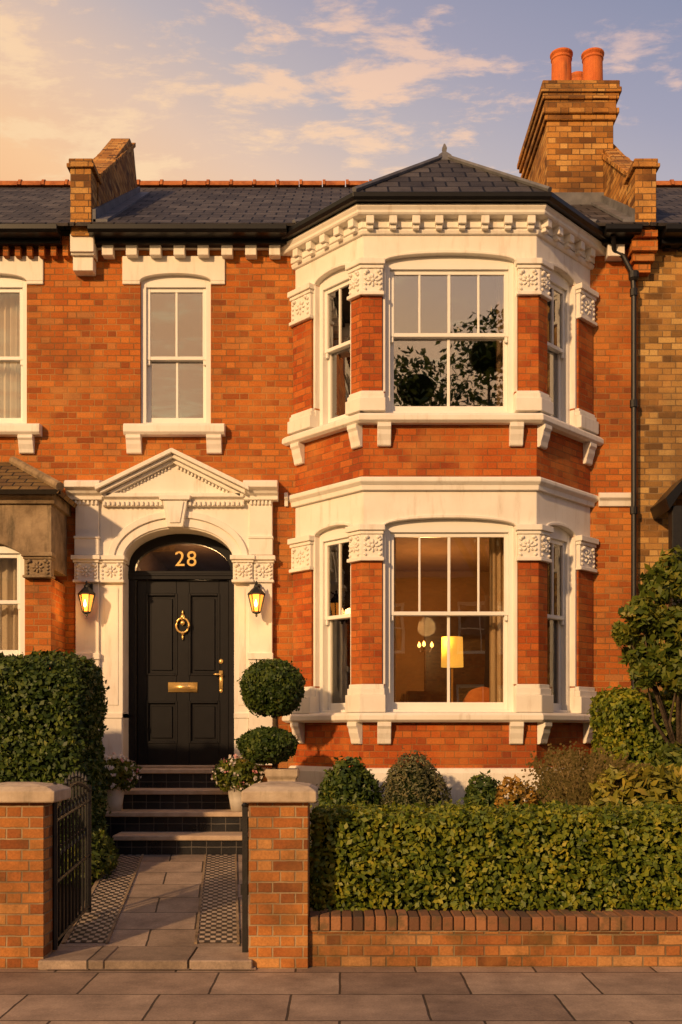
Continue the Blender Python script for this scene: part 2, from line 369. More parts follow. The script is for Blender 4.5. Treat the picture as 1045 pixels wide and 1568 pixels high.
for (o,U,N,L) in BAYF:
    b.frame(o,U,N)
    b.box(0,L,-.2,0,Z(738,DB),4.86)
    b.box(0,L,-.2,0,Z(1185,DB),1.72)
b.make('bay_brick_panels',REDD,house)
wht=B(); wfr=B(); gup=B(); glo=B(); pil=B()
for fi,(o,U,N,L) in enumerate(BAYF):
    for x in (wht,wfr,gup,glo,pil): x.frame(o,U,N)
    if fi==1: a,c=.232,L-.232; e0=e1=KK
    elif fi==0: a,c=.36,.945; e0=0;e1=KK
    else: a,c=L-.945,L-.36; e0=KK;e1=0
    for st_,G,ztop in ((zs_u,gup,6.86),(zs_l,glo,4.14)):
        rise=st_['ar']-st_['capt'] if fi==1 else .075
        zsp=st_['capt'] if fi==1 else st_['capt']-.01
        wht.prism(arch_poly(0,L,ztop,zsp,(a+c)/2,(c-a)/2+.002,rise),-.2,.0)
        n=16; outer=[];inner=[]
        for k in range(n+1):
            t=math.pi*k/n
            inner.append(((a+c)/2+((c-a)/2+.004)*math.cos(t),zsp+rise*math.sin(t)))
            outer.append(((a+c)/2+((c-a)/2+.04)*math.cos(t),zsp+(rise+.035)*math.sin(t)))
        wht.prism(outer+inner[::-1],-.02,.018)
        for (p0,p1,x0,x1,outerside) in ((0,a,e0,0,0),(c,L,0,e1,1)):
            pil.box(p0,p1,-.2,.0,st_['base']-.01,zsp)
            wpi=.032
            q0=p0-(x0*wpi if x0 else 0); q1=p1+(x1*wpi if x1 else 0)
            q0+=0 if x0 or p0==0 else .035; q1-=0 if x1 or p1==L else .035
            pil.box(q0,q1,-.01,wpi,st_['base']-.01,st_['capb']+.01)
            wht.box(p0 if p0==0 else p0-.0,p1,-.2,.004,st_['sill'],st_['base']-.012)
            capital(wht,q0 if x0==0 else p0,q1 if x1==0 else p1,st_['capb'],st_['capt']+.0,wpi+.012,x0,x1)
            bz=st_['base']; H=bz-st_['sill']
            def bb(wv,za,zb):
                wht.box(q0-(0 if x0 else wv*.4)-(x0*(wv-wpi)),q1+(0 if x1 else wv*.4)+(x1*(wv-wpi)),-.01,wv,za,zb)
            bb(.088,st_['sill'],st_['sill']+H*.62); bb(.066,st_['sill']+H*.62,st_['sill']+H*.85); bb(.048,st_['sill']+H*.85,bz)
            ru=(p1-.03,p1+.002) if p0==0 else (p0-.002,p0+.03)
            wht.box(ru[0],ru[1],-.198,.012,st_['base'],zsp-.002)
        up=(st_ is zs_u)
        zm=Z(508,DB) if up else Z(938,DB)
        if fi==1: tb=[(.25,.022),(.5,.03),(.75,.022)]; bo=[(.5,.03)]
        else: tb=[(.5,.022)]; bo=[]
        sash(wfr,G,a,c,st_['sill']-.0,st_['ar'] if fi==1 else zsp+.075,rise+.01,zm,tb,bo,fw=.055,wb=-.085)
baysweep(wht,[(0,6.79),(.025,6.80),(.035,6.83),(.035,6.85),(0,6.855)])
baysweep(wht,[(0,6.855),(.04,6.862),(.04,6.95),(.125,6.955),(.14,6.975),(.14,7.0),(.16,7.03),(.16,7.055),(0,7.06)])
baysweep(wht,[(-.15,4.795),(.08,4.795),(.115,4.82),(.115,4.87),(.09,4.895),(-.15,4.925)])
baysweep(wht,[(-.1,4.095),(.035,4.10),(.04,4.15),(.06,4.17),(.075,4.185),(.075,4.215),(.06,4.235),(0,4.245)])
baysweep(wht,[(-.15,1.655),(.08,1.655),(.115,1.68),(.115,1.73),(.09,1.755),(-.15,1.775)])
baysweep(wht,[(-.1,.2),(.07,.2),(.07,1.12),(.045,1.17),(-.1,1.18)])
for fi,(o,U,N,L) in enumerate(BAYF):
    wht.frame(o,U,N)
    n=8 if fi==1 else 5
    ext=.05
    for k in range(n):
        u=-ext+(L+2*ext)*(k+.5)/n if fi==1 else (.02+(L+.02)*(k+.5)/n if fi==0 else -.04+(L+.02)*(k+.5)/n)
        wht.box(u-.042,u+.042,.02,.118,6.872,6.957); wht.box(u-.034,u+.034,.02,.085,6.83,6.874)
    us=[.22,L-.22] if fi==1 else ([.10,L-.08] if fi==0 else [.08,L-.10])
    for u in us:
        for zz in (4.797,1.657): bracket(wht,u,.072,zz,.235,.10)
wht.frame((0,DW,0),(1,0,0),(0,-1,0))
for q0,q1 in ((2.92,X(972,DW)),(X(436,DW),-.6)):
    wht.prof([(-.02,Z(776,DW)),(.03,Z(776,DW)),(.04,Z(768,DW)),(.075,Z(764,DW)),(.075,Z(757,DW)),(0,Z(754,DW))],q0,q1)
D2=12.08
wht.box(X(146,D2),X(442,D2),0,.05,Z(376,D2),Z(352,D2))
for k in range(8):
    u=X(156+36.6*k,D2); wht.box(u,u+.125,0,.12,Z(390,D2),Z(353,D2)); 
wht.box(X(108,12),X(144,12),-.02,.22,Z(386,12),Z(358,12)); wht.box(X(110,12),X(141,12),-.02,.15,Z(411,12),Z(389,12)); wht.box(X(108,12),X(144,12),-.02,.19,Z(389,12),Z(386,12)-.002)
wht.box(X(930,12.1),X(956,12.1),-.02,.14,Z(394,12.1),Z(366,12.1))
cx=(wl_+wr_)/2
wht.prism(arch_poly(X(188,DW),X(345,DW),Z(393,DW),Z(431,DW),cx,(wr_-wl_)/2,.085),-.15,.025)
wht.box(X(188,DW),wl_,-.0,.025,Z(436,DW),Z(431,DW)); wht.box(wr_,X(345,DW),-.0,.025,Z(436,DW),Z(431,DW))
wht.prof([(-.12,Z(669,DW)),(.09,Z(669,DW)),(.12,Z(665,DW)),(.12,Z(656,DW)),(.1,Z(652,DW)),(-.12,Z(649,DW))],X(189,12.1),X(344,12.1))
for px in (205,328): bracket(wht,X(px,12.15),.085,Z(669,DW)+.002,.2,.10)
for G_ in (wfr,gup): G_.frame((0,DW,0),(1,0,0),(0,-1,0))
sash(wfr,gup,wl_,wr_,Z(650,DW),Z(418,DW),.09,Z(545,DW),[(.5,.026)],[(.5,.026)],fw=.06,wb=-.07)
wht.make('white_stone_trim',WHITE,house,.006)
wfr.make('sash_frames',FRAME,house,.003)
gup.make('upper_window_glass',GLASS,house); glo.make('lower_window_glass',GLASS2,house)
pil.make('bay_brick_pilasters',REDD,house)

# ---- portal
b=B(); DP=12.1
u=lambda p:X(p,DP); z=lambda p:Z(p,DP)
for (o0,o1,i0,i1) in ((115,151,151,187),(382,417,358,382)):
    b.box(u(o0),u(o1),-.02,.085,z(1002),z(888)); b.box(u(i0),u(i1),-.3,.05,z(1172),z(860))
    b.box(u(o0)-.02,u(o1)+.012,-.02,.12,z(1010),z(1000)); b.box(u(o0)-.005,u(o1)+.005,-.02,.10,z(1172),z(1010))
    b.box(u(i0),u(i1)-.0,-.31,.075,z(1100),z(1092)); b.box(u(i0)+.01,u(i1)-.01,.04,.065,z(1172),z(1100)); b.box(u(i0),u(i1),.04,.09,z(1172),z(1158))
    b.box(u(i0)+.05,u(i1)-.05,.045,.058,z(1080),z(900))
    lo,hi=min(o0,i0),max(o1,i1)
    capital(b,u(lo)+.0,u((lo+hi)/2)-.01,z(892),z(851),.10,0,0,.06); capital(b,u((lo+hi)/2)+.01,u(hi)-.0,z(892),z(851),.075,0,0,.06)
    b.box(u(o0),u(o1),-.02,.09,z(851),z(764)); b.box(u(o0)-.005,u(o1)+.005,.0,.115,z(850),z(825)); b.box(u(o0)-.012,u(o1)+.012,.0,.125,z(825),z(821))
b.prism(arch_poly(u(151),u(382),z(764),z(858),u(272.5),u(357)-u(272.5),z(808)-z(858)),-.3,.05)
def ringe(a0,b0,a1,b1,w0,w1,zs=z(856),n=28):
    c=u(272.5); o_=[(c+a1*math.cos(math.pi*k/n),zs+b1*math.sin(math.pi*k/n)) for k in range(n+1)]
    i_=[(c+a0*math.cos(math.pi*k/n),zs+b0*math.sin(math.pi*k/n)) for k in range(n+1)]
    b.prism(o_+i_[::-1],w0,w1)
ringe(.625,.37,.72,.47,.03,.07); ringe(.72,.47,.79,.545,.03,.095)
b.prism([(u(249),z(760)),(u(289),z(760)),(u(281),z(808)),(u(257),z(808))],.0,.15)
b.prism([(u(245),z(760)),(u(293),z(760)),(u(292),z(767)),(u(246),z(767))],.0,.18)
b.prism([(u(255),z(769)),(u(283),z(769)),(u(277),z(802)),(u(261),z(802))],.1,.165)
for q0,q1 in ((103,157),(374,426)):
    b.prof([(0,z(766)),(.13,z(766)),(.13,z(760)),(.17,z(757)),(.19,z(753)),(.25,z(750)),(.25,z(742)),(.22,z(739)),(0,z(733))],u(q0),u(q1))
b.prof([(0,z(775)),(.10,z(775)),(.10,z(765)),(.15,z(762)),(.15,z(756)),(0,z(752))],u(157)-.001,u(374)+.001)
for k in range(30):
    uu_=u(160)+(u(372)-u(160))*k/29; b.box(uu_-.014,uu_+.014,.09,.125,z(775)+.003,z(768))
for q0,q1 in ((113,151),(382,417)):
    for k in range(6):
        uu_=u(q0)+(u(q1)-u(q0))*(k+.5)/6; b.box(uu_-.013,uu_+.013,.08,.115,z(773),z(766)-.002)
b.prism([(u(160),z(755)),(u(372),z(755)),(u(266),z(700))],0,.09)
def rake(x0,y0,x1,y1,t,w0,w1):
    b.prism([(u(x0),z(y0)),(u(x1),z(y1)),(u(x1),z(y1+t)),(u(x0),z(y0+t))],w0,w1)
for sx in (0,1):
    xa,xb=(150,266) if sx==0 else (383,266)
    rake(xa,748,xb,691,7,0,.26); rake(xa+(6 if sx==0 else -6),753,xb,698,6,0,.21); rake(xa+(14 if sx==0 else -14),756,xb,704,6,0,.15)
    for k in range(16):
        t=(k+.7)/17; px=(xa+(26 if sx==0 else -26))*(1-t)+xb*t; py=757*(1-t)+712*t
        b.box(u(px)-.010,u(px)+.010,.08,.115,z(py+3),z(py-3))
b.make('doorcase',WHITE,house,.005)

# ---- door
DD=12.5
b=B()
dl,dr=-2.375,-1.305; dt=3.32; db=1.165
b.box(-2.47,dl,-.36,-.27,1.12,3.33); b.box(dr,-1.205,-.36,-.27,1.12,3.33); b.box(-2.47,-1.205,-.37,-.25,dt,3.42)
b.box(-2.47,-1.205,-.375,-.24,3.36,3.385)
b.prism(arch_poly(-2.47,-1.205,3.95,3.42,-1.8375,.555,.33),-.36,-.27)
b.make('door_frame',BLACK,house,.005)
b=B()
mid=(dl+dr)/2
pw=[(mid-.42,mid-.075),(mid+.075,mid+.42)]; pzz=[(Z(1137,DD),Z(1075,DD)),(Z(1033,DD),Z(910,DD))]
wall(b,dl+.003,dr-.003,db,dt-.003,[(p[0],p[1],q[0],q[1]) for p in pw for q in pzz],-.36,-.31)
for p in pw:
    for q in pzz:
        b.box(p[0],p[1],-.355,-.335,q[0],q[1])
        b.box(p[0]+.05,p[1]-.05,-.34,-.318,q[0]+.05,q[1]-.05)
        wv=-.300
        b.box(p[0]-.012,p[0]+.016,-.33,wv,q[0]-.012,q[1]+.012); b.box(p[1]-.016,p[1]+.012,-.33,wv,q[0]-.012,q[1]+.012)
        b.box(p[0]+.016,p[1]-.016,-.33,wv-.001,q[0]-.012,q[0]+.016); b.box(p[0]+.016,p[1]-.016,-.33,wv-.001,q[1]-.016,q[1]+.012)
b.make('front_door',BLACK,house,.004)
b=B(); b.box(-2.39,-1.28,-.345,-.34,3.4,3.78); b.make('fanlight_glass',GLASS2,house)
yb=DW+.31
b=B()
kx,kz=mid+.0,Z(958,DD)
b.blob(kx,-.30,kz+.10,.03,.02,.035); b.blob(kx,-.29,kz+.15,.012,.012,.03); b.blob(kx,-.29,kz-.09,.02,.018,.025); b.blob(kx,-.29,kz-.14,.012,.012,.03); b.blob(kx,-.29,kz+.03,.03,.02,.03)
b.tube([(kx+.075*math.sin(t)*1.0,yb-.03,kz+.0+.085*math.cos(t)) for t in np.linspace(0,2*math.pi,25)],.012,8)
b.box(mid-.17,mid+.17,-.31,-.297,Z(1060,DD),Z(1045,DD)); b.box(mid-.15,mid+.15,-.30,-.291,Z(1057,DD),Z(1048,DD))
hx=dr-.09
b.blob(hx,-.305,Z(1013,DD),.03,.014,.03); b.box(hx-.022,hx+.022,-.31,-.299,Z(1058,DD),Z(1027,DD)); b.blob(hx,-.27,Z(1033,DD),.016,.03,.016); b.blob(hx-.04,-.255,Z(1033,DD),.05,.012,.012); b.blob(hx,-.305,Z(1058,DD),.024,.012,.024)
b.make('door_brassware',BRASS,house,0,True)
cu=bpy.data.curves.new('number_28','FONT'); cu.body='28'; cu.size=.25; cu.extrude=.004; cu.align_x='CENTER'; cu.space_character=1.1; cu.materials.append(BRASS)
t=bpy.data.objects.new('house_number',cu); sc.collection.objects.link(t); t.location=(mid+.03,DW+.33,Z(866,DD)); t.rotation_euler=(math.pi/2,0,0); attach(t,house)

# ---- rooms
def room(name,x0,x1,y0,y1,z0,z1,wm,fm):
    b=B(); b.addw([(x0,y0,z0),(x1,y0,z0),(x1,y1,z0),(x0,y1,z0),(x0,y0,z1),(x1,y0,z1),(x1,y1,z1),(x0,y1,z1)],[(4,5,6,7),(1,2,6,5),(2,3,7,6),(3,0,4,7)])
    b.make(name,wm,house); sheet(name+'_floor',[[(x0,y0,z0+.004),(x1,y0,z0+.004),(x1,y1,z0+.004),(x0,y1,z0+.004)]],fm,house)
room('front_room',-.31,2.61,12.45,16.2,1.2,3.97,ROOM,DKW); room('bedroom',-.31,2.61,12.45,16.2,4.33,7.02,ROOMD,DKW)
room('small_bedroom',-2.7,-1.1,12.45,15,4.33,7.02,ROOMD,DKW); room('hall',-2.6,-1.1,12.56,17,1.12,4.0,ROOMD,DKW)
b=B()
for z0,z1 in ((1.5,1.6),(3.97,4.05),(4.6,4.66),(6.9,6.96)):
    pts=baypts(-.15); rs=[[p+Vector((0,.5 if i in (0,3) else 0,q)) for i,p in enumerate(pts)] for q in (z0,z1)]; b.rings(rs)
b.make('bay_floors',ROOMD,house)
for (x0,x1,yy,z0,z1) in ((.36,.60,11.74,1.7,3.75),(1.62,1.96,11.74,1.7,3.75),(-.12,.1,12.15,1.7,3.7),(2.22,2.5,12.15,1.7,3.7),(-.12,.06,12.15,4.9,6.6),(2.26,2.46,12.15,4.9,6.6),(1.70,1.95,11.78,4.9,6.6)):
    curtain('curtain',x0,x1,yy,z0,z1,CURT,house,5,.025)
b=B(); b.wbox(1.25,2.25,16.1,16.17,2.1,3.3); b.wbox(.2,.75,16.1,16.17,2.3,3.1); b.wbox(.9,1.9,15.5,16.1,1.2,2.1); b.wbox(-.3,.1,14.5,16,1.2,3.2)
b.make('room_furniture',DKW,house,.01)
fl=empty('floor_lamp',(1.49,14.4,1.2))
b=B(); b.lathe((1.49,14.4,2.42),[(.15,0),(.14,.4)],24); b.make('shade',SHADE,fl,0,True)
b=B(); b.lathe((1.49,14.4,1.2),[(.14,0),(.14,.03),(.015,.05),(.015,1.2)],12); b.make('stand',BRASS,fl)
ch=empty('candelabra',(1.14,14.6,2.1))
b=B(); b.tube([(1.14,14.6,2.1),(1.14,14.6,2.66)],.008); b.wbox(.9,1.35,14.4,14.8,1.2,2.1)
for k in range(3):
    a=k*2*math.pi/3+.3; c=(1.14,14.6); b.tube([(c[0],c[1],2.66),(c[0]+.07*math.cos(a),c[1]+.07*math.sin(a),2.64),(c[0]+.10*math.cos(a),c[1]+.10*math.sin(a),2.70)],.006,6)
b.make('stand_and_arms',DKW,ch)
b=B()
for k in range(3):
    a=k*2*math.pi/3+.3; b.lathe((1.14+.10*math.cos(a),14.6+.10*math.sin(a),2.70),[(.004,0),(.024,.02),(.022,.045),(.003,.08)],8)
b.make('bulbs',BULB,ch,0,True)
arm=empty('armchair',(1.75,13.0,1.2))
b=B(); b.lathe((1.72,13.0,1.6),[(.02,.5),(.16,.46),(.24,.34),(.27,.15),(.27,0)],20,0,(1,.5)); b.wbox(1.44,2.0,12.75,13.2,1.4,1.68); b.wbox(1.40,1.5,12.6,13.1,1.4,1.85); b.wbox(1.95,2.05,12.6,13.1,1.4,1.85)
b.make('seat_and_back',ORANGE,arm,.03,False,2)
def ptlight(name,loc,e,col,r=.05,par=None):
    l=bpy.data.lights.new(name,'POINT'); l.energy=e; l.color=col; l.shadow_soft_size=r
    o=bpy.data.objects.new(name,l); sc.collection.objects.link(o); o.location=loc
    if par: attach(o,par)
ptlight('candelabra_light',(1.14,14.3,2.95),75,(1,.56,.20),.12,ch)
ptlight('hall_light',(-1.85,14.2,3.5),26,(1,.6,.28),.1,house)

# ---- lanterns
for px in (133,393):
    le=empty('wall_lantern',(X(px,11.95),12.1,Z(920,11.95)))
    x0=X(px,11.95); y0=11.94; zb=Z(941,11.95)
    b=B(); b.lathe((x0,y0,zb),[(.004,-.03),(.014,-.015),(.01,0),(.045,.015),(.048,.03)],6); b.lathe((x0,y0,zb),[(.097,.215),(.10,.228),(.062,.27),(.03,.30),(.028,.32),(.012,.335),(.014,.355),(.003,.375)],6)
    for k in range(6):
        a=k*math.pi/3; b.tube([(x0+.046*math.cos(a),y0+.046*math.sin(a),zb+.03),(x0+.090*math.cos(a),y0+.090*math.sin(a),zb+.218)],.0075,5)
    b.tube([(x0,y0,zb+.31),(x0,y0+.08,zb+.36),(x0,y0+.16,zb+.30)],.01,6); b.wbox(x0-.03,x0+.03,y0+.145,y0+.175,zb+.18,zb+.36)
    b.make('lantern_frame',IRON,le)
    b=B(); b.lathe((x0,y0,zb),[(.040,.032),(.080,.214)],6); b.make('lantern_glass',AMBER,le)
    b=B()
    b.lathe((x0,y0-.075,zb+.07),[(.004,0),(.018,.02),(.016,.05),(.003,.09)],8); b.make('lantern_flame',CORE_,le,0,True)
    ptlight('lantern_light',(x0,y0-.16,zb+.1),5.0,(1,.48,.13),.06,le)

# ---- roofs
RY0=11.86; RZ0=7.17; RY1=15.5; RZ1=Z(286,15.5); SL=(RZ1-RZ0)/(RY1-RY0)
def rz(y): return RZ0+SL*(y-RY0)
def mainroof(x0,x1,par,mat=SLATE,cut=None):
    sheet('roof',[[(x0,RY0,RZ0),(x1,RY0,RZ0),(x1,RY1,RZ1),(x0,RY1,RZ1)],[(x0,RY1,RZ1),(x1,RY1,RZ1),(x1,19.5,RZ0),(x0,19.5,RZ0)]],mat,par,.03)
    b=B(); n=int((x1-x0)/.32)
    for k in range(n):
        a=x0+(x1-x0)*k/n; c=x0+(x1-x0)*(k+1)/n-.012
        b.rings([[Vector((xx,RY1+.10*math.cos(q)*(1+s),RZ1-.02+(.10)*math.sin(q)*(1+s))) for q in [math.pi*j/7 for j in range(8)]] for xx,s in ((a,.18),(a+.04,.18),(a+.041,0),(c,0))])
    b.make('ridge_tiles',RIDGE,par)
mainroof(xl,xr+.03,house)
ap=Vector((X(681,12.55),12.55,Z(241,12.55)))
bp=[p+Vector((0,0,7.14)) for p in baypts(.22)]
yr=RY0+(ap.z-RZ0)/SL; rb=Vector((ap.x,yr,ap.z))
def onl(i0,i1,y):
    a,c=bp[i0],bp[i1]; t=(y-a.y)/(c.y-a.y); return a.lerp(c,t)+Vector((0,0,.02))
lft=onl(0,1,11.87); rgt=onl(3,2,11.87)
sheet('bay_roof',[[bp[1],bp[2],ap],[lft,bp[1],ap],[lft,ap,rb],[bp[2],rgt,ap],[rgt,rb,ap]],SLATE,house,.03)
b=B()
for q in (bp[1],bp[2]): b.tube([q+Vector((0,0,.03)),ap+Vector((0,0,.02))],.028,6)
b.tube([ap+Vector((0,0,.02)),rb+Vector((0,0,.02))],.03,6)
b.lathe((ap.x,ap.y,ap.z-.08),[(.15,0),(.10,.08),(.03,.14),(.04,.18),(.01,.24)],4,math.pi/4)
b.tube([lft+Vector((0,0,.02)),rb+Vector((0,0,.02))],.03,6); b.tube([rgt+Vector((0,0,.02)),rb+Vector((0,0,.02))],.03,6)
b.make('roof_leadwork',LEAD,house)
b=B()
baysweep(b,[(.10,7.062),(.22,7.062),(.245,7.09),(.25,7.135),(.10,7.138)])
gz0,gz1=7.075,7.155
def gutter(u0,u1):
    b.box(u0,u1,.02,.16,gz0-.05,gz0+.02); b.prof([(.12,gz0),(.32,gz0),(.35,gz0+.025),(.355,gz1),(.12,gz1)],u0-.01,u1+.01)
gutter(X(146,DW),X(440,DW)); gutter(X(918,DW),X(970,DW))
b.make('gutters',BLACK,house,.004)
b=B(); y_=12.08
b.tube([(X(938,12),y_-.12,7.08),(X(944,12),y_,6.95),(X(958,12),y_,6.90),(X(972,12),y_,6.7),(X(974,12),y_,6.5),(X(974,12),y_,.3)],.030,10)
for zz in (6.45,5.2,4.0,2.8,1.6): b.lathe((X(974,12),y_,zz),[(.044,0),(.044,.08)],10); 
b.lathe((X(974,12),y_-.0,6.62),[(.04,0),(.06,.03),(.06,.1)],10)
b.make('downpipe',IRON,house,0,False)
def parapet(name,x0,x1,fx0,fx1,mat,par):
    b=B(); y0,y1=12.0,14.3
    zt0=Z(262,12.0); zt1=Z(224,14.3)
    pts=[(12.22,7.0),(12.22,zt0+.02),(y1-.25,zt1-.03),(y1,zt1-.02),(y1+.35,rz(y1+.35)-.1),(y1,7.0)]
    b.rings([[Vector((xx,yy,zz)) for yy,zz in pts] for xx in (x0,x1)])
    b.wbox(fx0,fx1,11.93,12.23,Z(349,12),Z(262,12)); b.wbox(fx0-.035,fx1+.035,11.9,12.3,Z(262,12),Z(256,12)); b.wbox(fx0-.015,fx1+.015,11.915,12.27,Z(256,12),Z(248,12))
    for k in range(3): b.wbox(fx0+.0,fx1-.0,11.95+.07*k,12.21,Z(349+14*(k+1),12)+.0,Z(349+14*k,12)-.001)
    o=b.make(name,mat,par,.006)
    b=B()
    nseg=18
    for k in range(nseg):
        t0=k/nseg; t1=(k+1)/nseg-.006; ya=12.2+(y1-12.2)*t0; yc=12.2+(y1-12.2)*t1
        za=zt0+.022+(zt1-.03-zt0)*t0; zc=zt0+.022+(zt1-.03-zt0)*t1; h=.058+random.uniform(-.006,.006)
        b.rings([[Vector((xx,yy,zz)) for yy,zz in [(ya,za),(yc,zc),(yc,zc+h),(ya,za+h)]] for xx in (x0-.03,x1+.03)])
    b.make(name+'_coping',mat,par,.004)
    b=B(); xs=x1 if x1<0 else x0; s_=1 if x1<0 else -1
    b.rings([[Vector((xx,yy,zz)) for yy,zz in [(11.95,rz(11.95)+.0),(y1+.3,rz(y1+.3)),(y1+.3,rz(y1+.3)+.10),(11.95,rz(11.95)+.14)]] for xx in (xs-.01,xs+s_*.03)])
    b.rings([[Vector((xx,yy,zz)) for yy,zz in [(11.95,rz(11.95)+.0),(y1+.3,rz(y1+.3)),(y1+.3,rz(y1+.3)+.03),(11.95,rz(11.95)+.03)]] for xx in (xs,xs+s_*.16)])
    b.make(name+'_flashing',LEAD,par)
parapet('party_parapet',X(110,12)-.0,X(144,12),X(110,12),X(142,12),YELC,house)
parapet('party_parapet_chimney_side',X(975,12)-.0,X(1003,12),X(971,12),X(1003,12),YELC,house)
b=B()
for k,(p0,p1,y0,y1) in enumerate(((970,1005,355,366),(968,1007,366,384),(971,1004,384,397),(975,1000,397,412))):
    b.wbox(X(p0,12),X(p1,12),11.93+.05*k,12.2,Z(y1,12),Z(y0,12)-.002)
b.make('brick_corbel',RED,house)
b=B(); c0,c1=X(838,13.5),X(940,13.5); ya,yb2=13.5,15.2
b.wbox(c0,c1,ya,yb2,7.4,Z(185,13.5))
zz=Z(185,13.5); steps=[(.03,.07),(.06,.07),(.03,.11),(.06,.07),(.085,.07),(.065,.09)]
for e,h in steps: b.wbox(c0-e,c1+e,ya-e,yb2+e,zz,zz+h); zz+=h
b.make('chimney_stack',YELC,house,.008)
b=B(); b.lathe(((c0+c1)/2,(ya+yb2)/2,zz-.02),[(.72,0),(.55,.07),(.1,.09)],4,math.pi/4,(.85,1.3)); b.make('chimney_flaunching',STONE,house)
b=B(); zt=Z(80,13.75)
for px,yy,r in ((861,13.78,.13),(909,13.78,.13),(884,14.7,.11)):
    H=zt-zz
    if yy>14: H+= .28
    x=X(px,13.75) if yy<14 else X(884,14.7)
    b.lathe((x,yy,zz),[(r*1.12,0),(r*1.1,.05),(r,.08),(r*.96,H*.82),(r*1.04,H*.84),(r*1.04,H*.88),(r*.98,H*.9),(r*1.12,H*.95),(r*1.12,H*.99),(r*.9,H),(r*.85,H-.1)],24)
b.make('chimney_pots',TERRA,house,0,False)
b=B(); b.wbox(c0-.03,c1+.02,ya-.02,yb2,rz(ya)-.1,rz(ya)+.14); b.make('chimney_flashing',LEAD,house)

# ===================================================================== LEFT NEIGHBOUR
nb=empty('brick_house',(-5,12.2,.3))
b=B(); nl=X(-62,DW); nr=X(41,DW)
wall(b,-9,xl,.1,EZ,[(nl,nr,Z(653,DW),Z(415,DW))])
for k in range(40):
    px=100-18.3*k; uu_=X(px,12.1); b.box(uu_-.03,uu_+.03,-.01,.10,Z(390,D2),Z(373,D2))
b.box(-9,X(106,12.1),-.01,.10,Z(373,D2),Z(360,D2)); 
b.make('walls',RED,nb)
b=B(); cx=(nl+nr)/2
b.prism(arch_poly(X(-90,DW),X(67,DW),Z(393,DW),Z(431,DW),cx,(nr-nl)/2,.085),-.15,.025)
b.box(nr,X(67,DW),-.0,.025,Z(436,DW),Z(431,DW))
b.prof([(-.12,Z(669,DW)),(.09,Z(669,DW)),(.12,Z(665,DW)),(.12,Z(656,DW)),(.1,Z(652,DW)),(-.12,Z(649,DW))],X(-90,12.1),X(61,12.1))
bracket(b,X(40,12.15),.085,Z(669,DW)+.002,.2,.10); bracket(b,X(-70,12.15),.085,Z(669,DW)+.002,.2,.10)
b.make('white_stone_trim',WHITE,nb,.006)
wfr=B(); g=B(); sash(wfr,g,nl,nr,Z(650,DW),Z(418,DW),.09,Z(545,DW),[],[],fw=.06,wb=-.07)
by=11.55; nbx=X(78,by)
fr2=(0,by,0)
for q in (wfr,g): q.frame(fr2,(1,0,0),(0,-1,0))
sash(wfr,g,-4.9,X(38,by),Z(1010,by),Z(836,by),.02,Z(921,by),[(.5,.03)],[(.5,.03)],fw=.06,wb=-.06)
wfr.make('sash_frames',FRAME,nb,.003); g.make('window_glass',GLASS2,nb)
curtain('curtain',nl+.05,nr-.05,12.5,Z(650,DW),Z(420,DW),CURTW,nb,10,.03)
curtain('curtain',-4.9,X(30,by),by+.3,Z(1010,by),Z(840,by),CURTW,nb,14,.03)
b=B(); b.frame(fr2,(1,0,0),(0,-1,0)); b.box(X(38,by),nbx,-.6,0,.2,Z(885,by)); b.box(-5.6,X(38,by),-.2,0,.2,Z(1012,by)); b.make('bay_brickwork',RED,nb)
b=B(); b.frame(fr2,(1,0,0),(0,-1,0))
b.prism(arch_poly(-5.4,X(80,by),Z(772,by),Z(870,by),(-4.9+X(38,by))/2,(X(38,by)+4.9)/2+.05,.33),-.62,.03)
b.prof([(-.65,Z(773,by)),(.06,Z(773,by)),(.08,Z(767,by)),(.14,Z(764,by)),(.14,Z(757,by)),(-.65,Z(755,by))],-5.5,X(86,by))
capital(b,X(41,by),X(80,by),Z(886,by),Z(848,by),.06)
b.make('bay_stonework',STONE,nb,.008)
zc=Z(756,by)
c1_=Vector((X(92,by-.2),by-.2,zc)); c0_=Vector((-5.6,by-.2,zc)); tp=Z(708,DW)
sheet('bay_roof',[[c0_,c1_,Vector((X(20,DW),DW,tp)),Vector((-5.6,DW,tp))],[c1_,Vector((c1_.x,DW,zc)),Vector((X(20,DW),DW,tp))]],TILE_ROOF,nb,.05)
b=B(); b.tube([c1_+Vector((0,0,.03)),Vector((X(20,DW),DW,tp+.02))],.05,8); b.make('bay_roof_hip',STONE,nb)
mainroof(-9,xl-.02,nb)
b=B(); gutter(-9,X(98,DW)); b.make('gutters',BLACK,nb,.004)

# ===================================================================== RIGHT NEIGHBOUR
nr_=empty('brick_house',(6,12.2,.3))
b=B(); wall(b,xr,9,.1,EZ,[(4.2,5.2,Z(653,DW),Z(420,DW)),(4.2,5.6,1.7,3.7)])
b.make('walls',YEL,nr_)
wfr=B(); g=B(); sash(wfr,g,4.2,5.2,Z(653,DW),Z(420,DW),.02,Z(545,DW),[(.5,.03)],[(.5,.03)],wb=-.07); sash(wfr,g,4.2,5.6,1.7,3.7,.02,2.7,[(.5,.03)],[(.5,.03)],wb=-.07)
wfr.make('sash_frames',FRAME,nr_); g.make('window_glass',GLASS,nr_)
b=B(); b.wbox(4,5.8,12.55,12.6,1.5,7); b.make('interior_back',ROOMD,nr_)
mainroof(xr+.05,9,nr_)
b=B(); gutter(X(1008,DW),9)
for k in range(30): b.box(X(1015,DW)+.17*k,X(1015,DW)+.17*k+.07,0,.09,Z(385,DW),Z(366,DW))
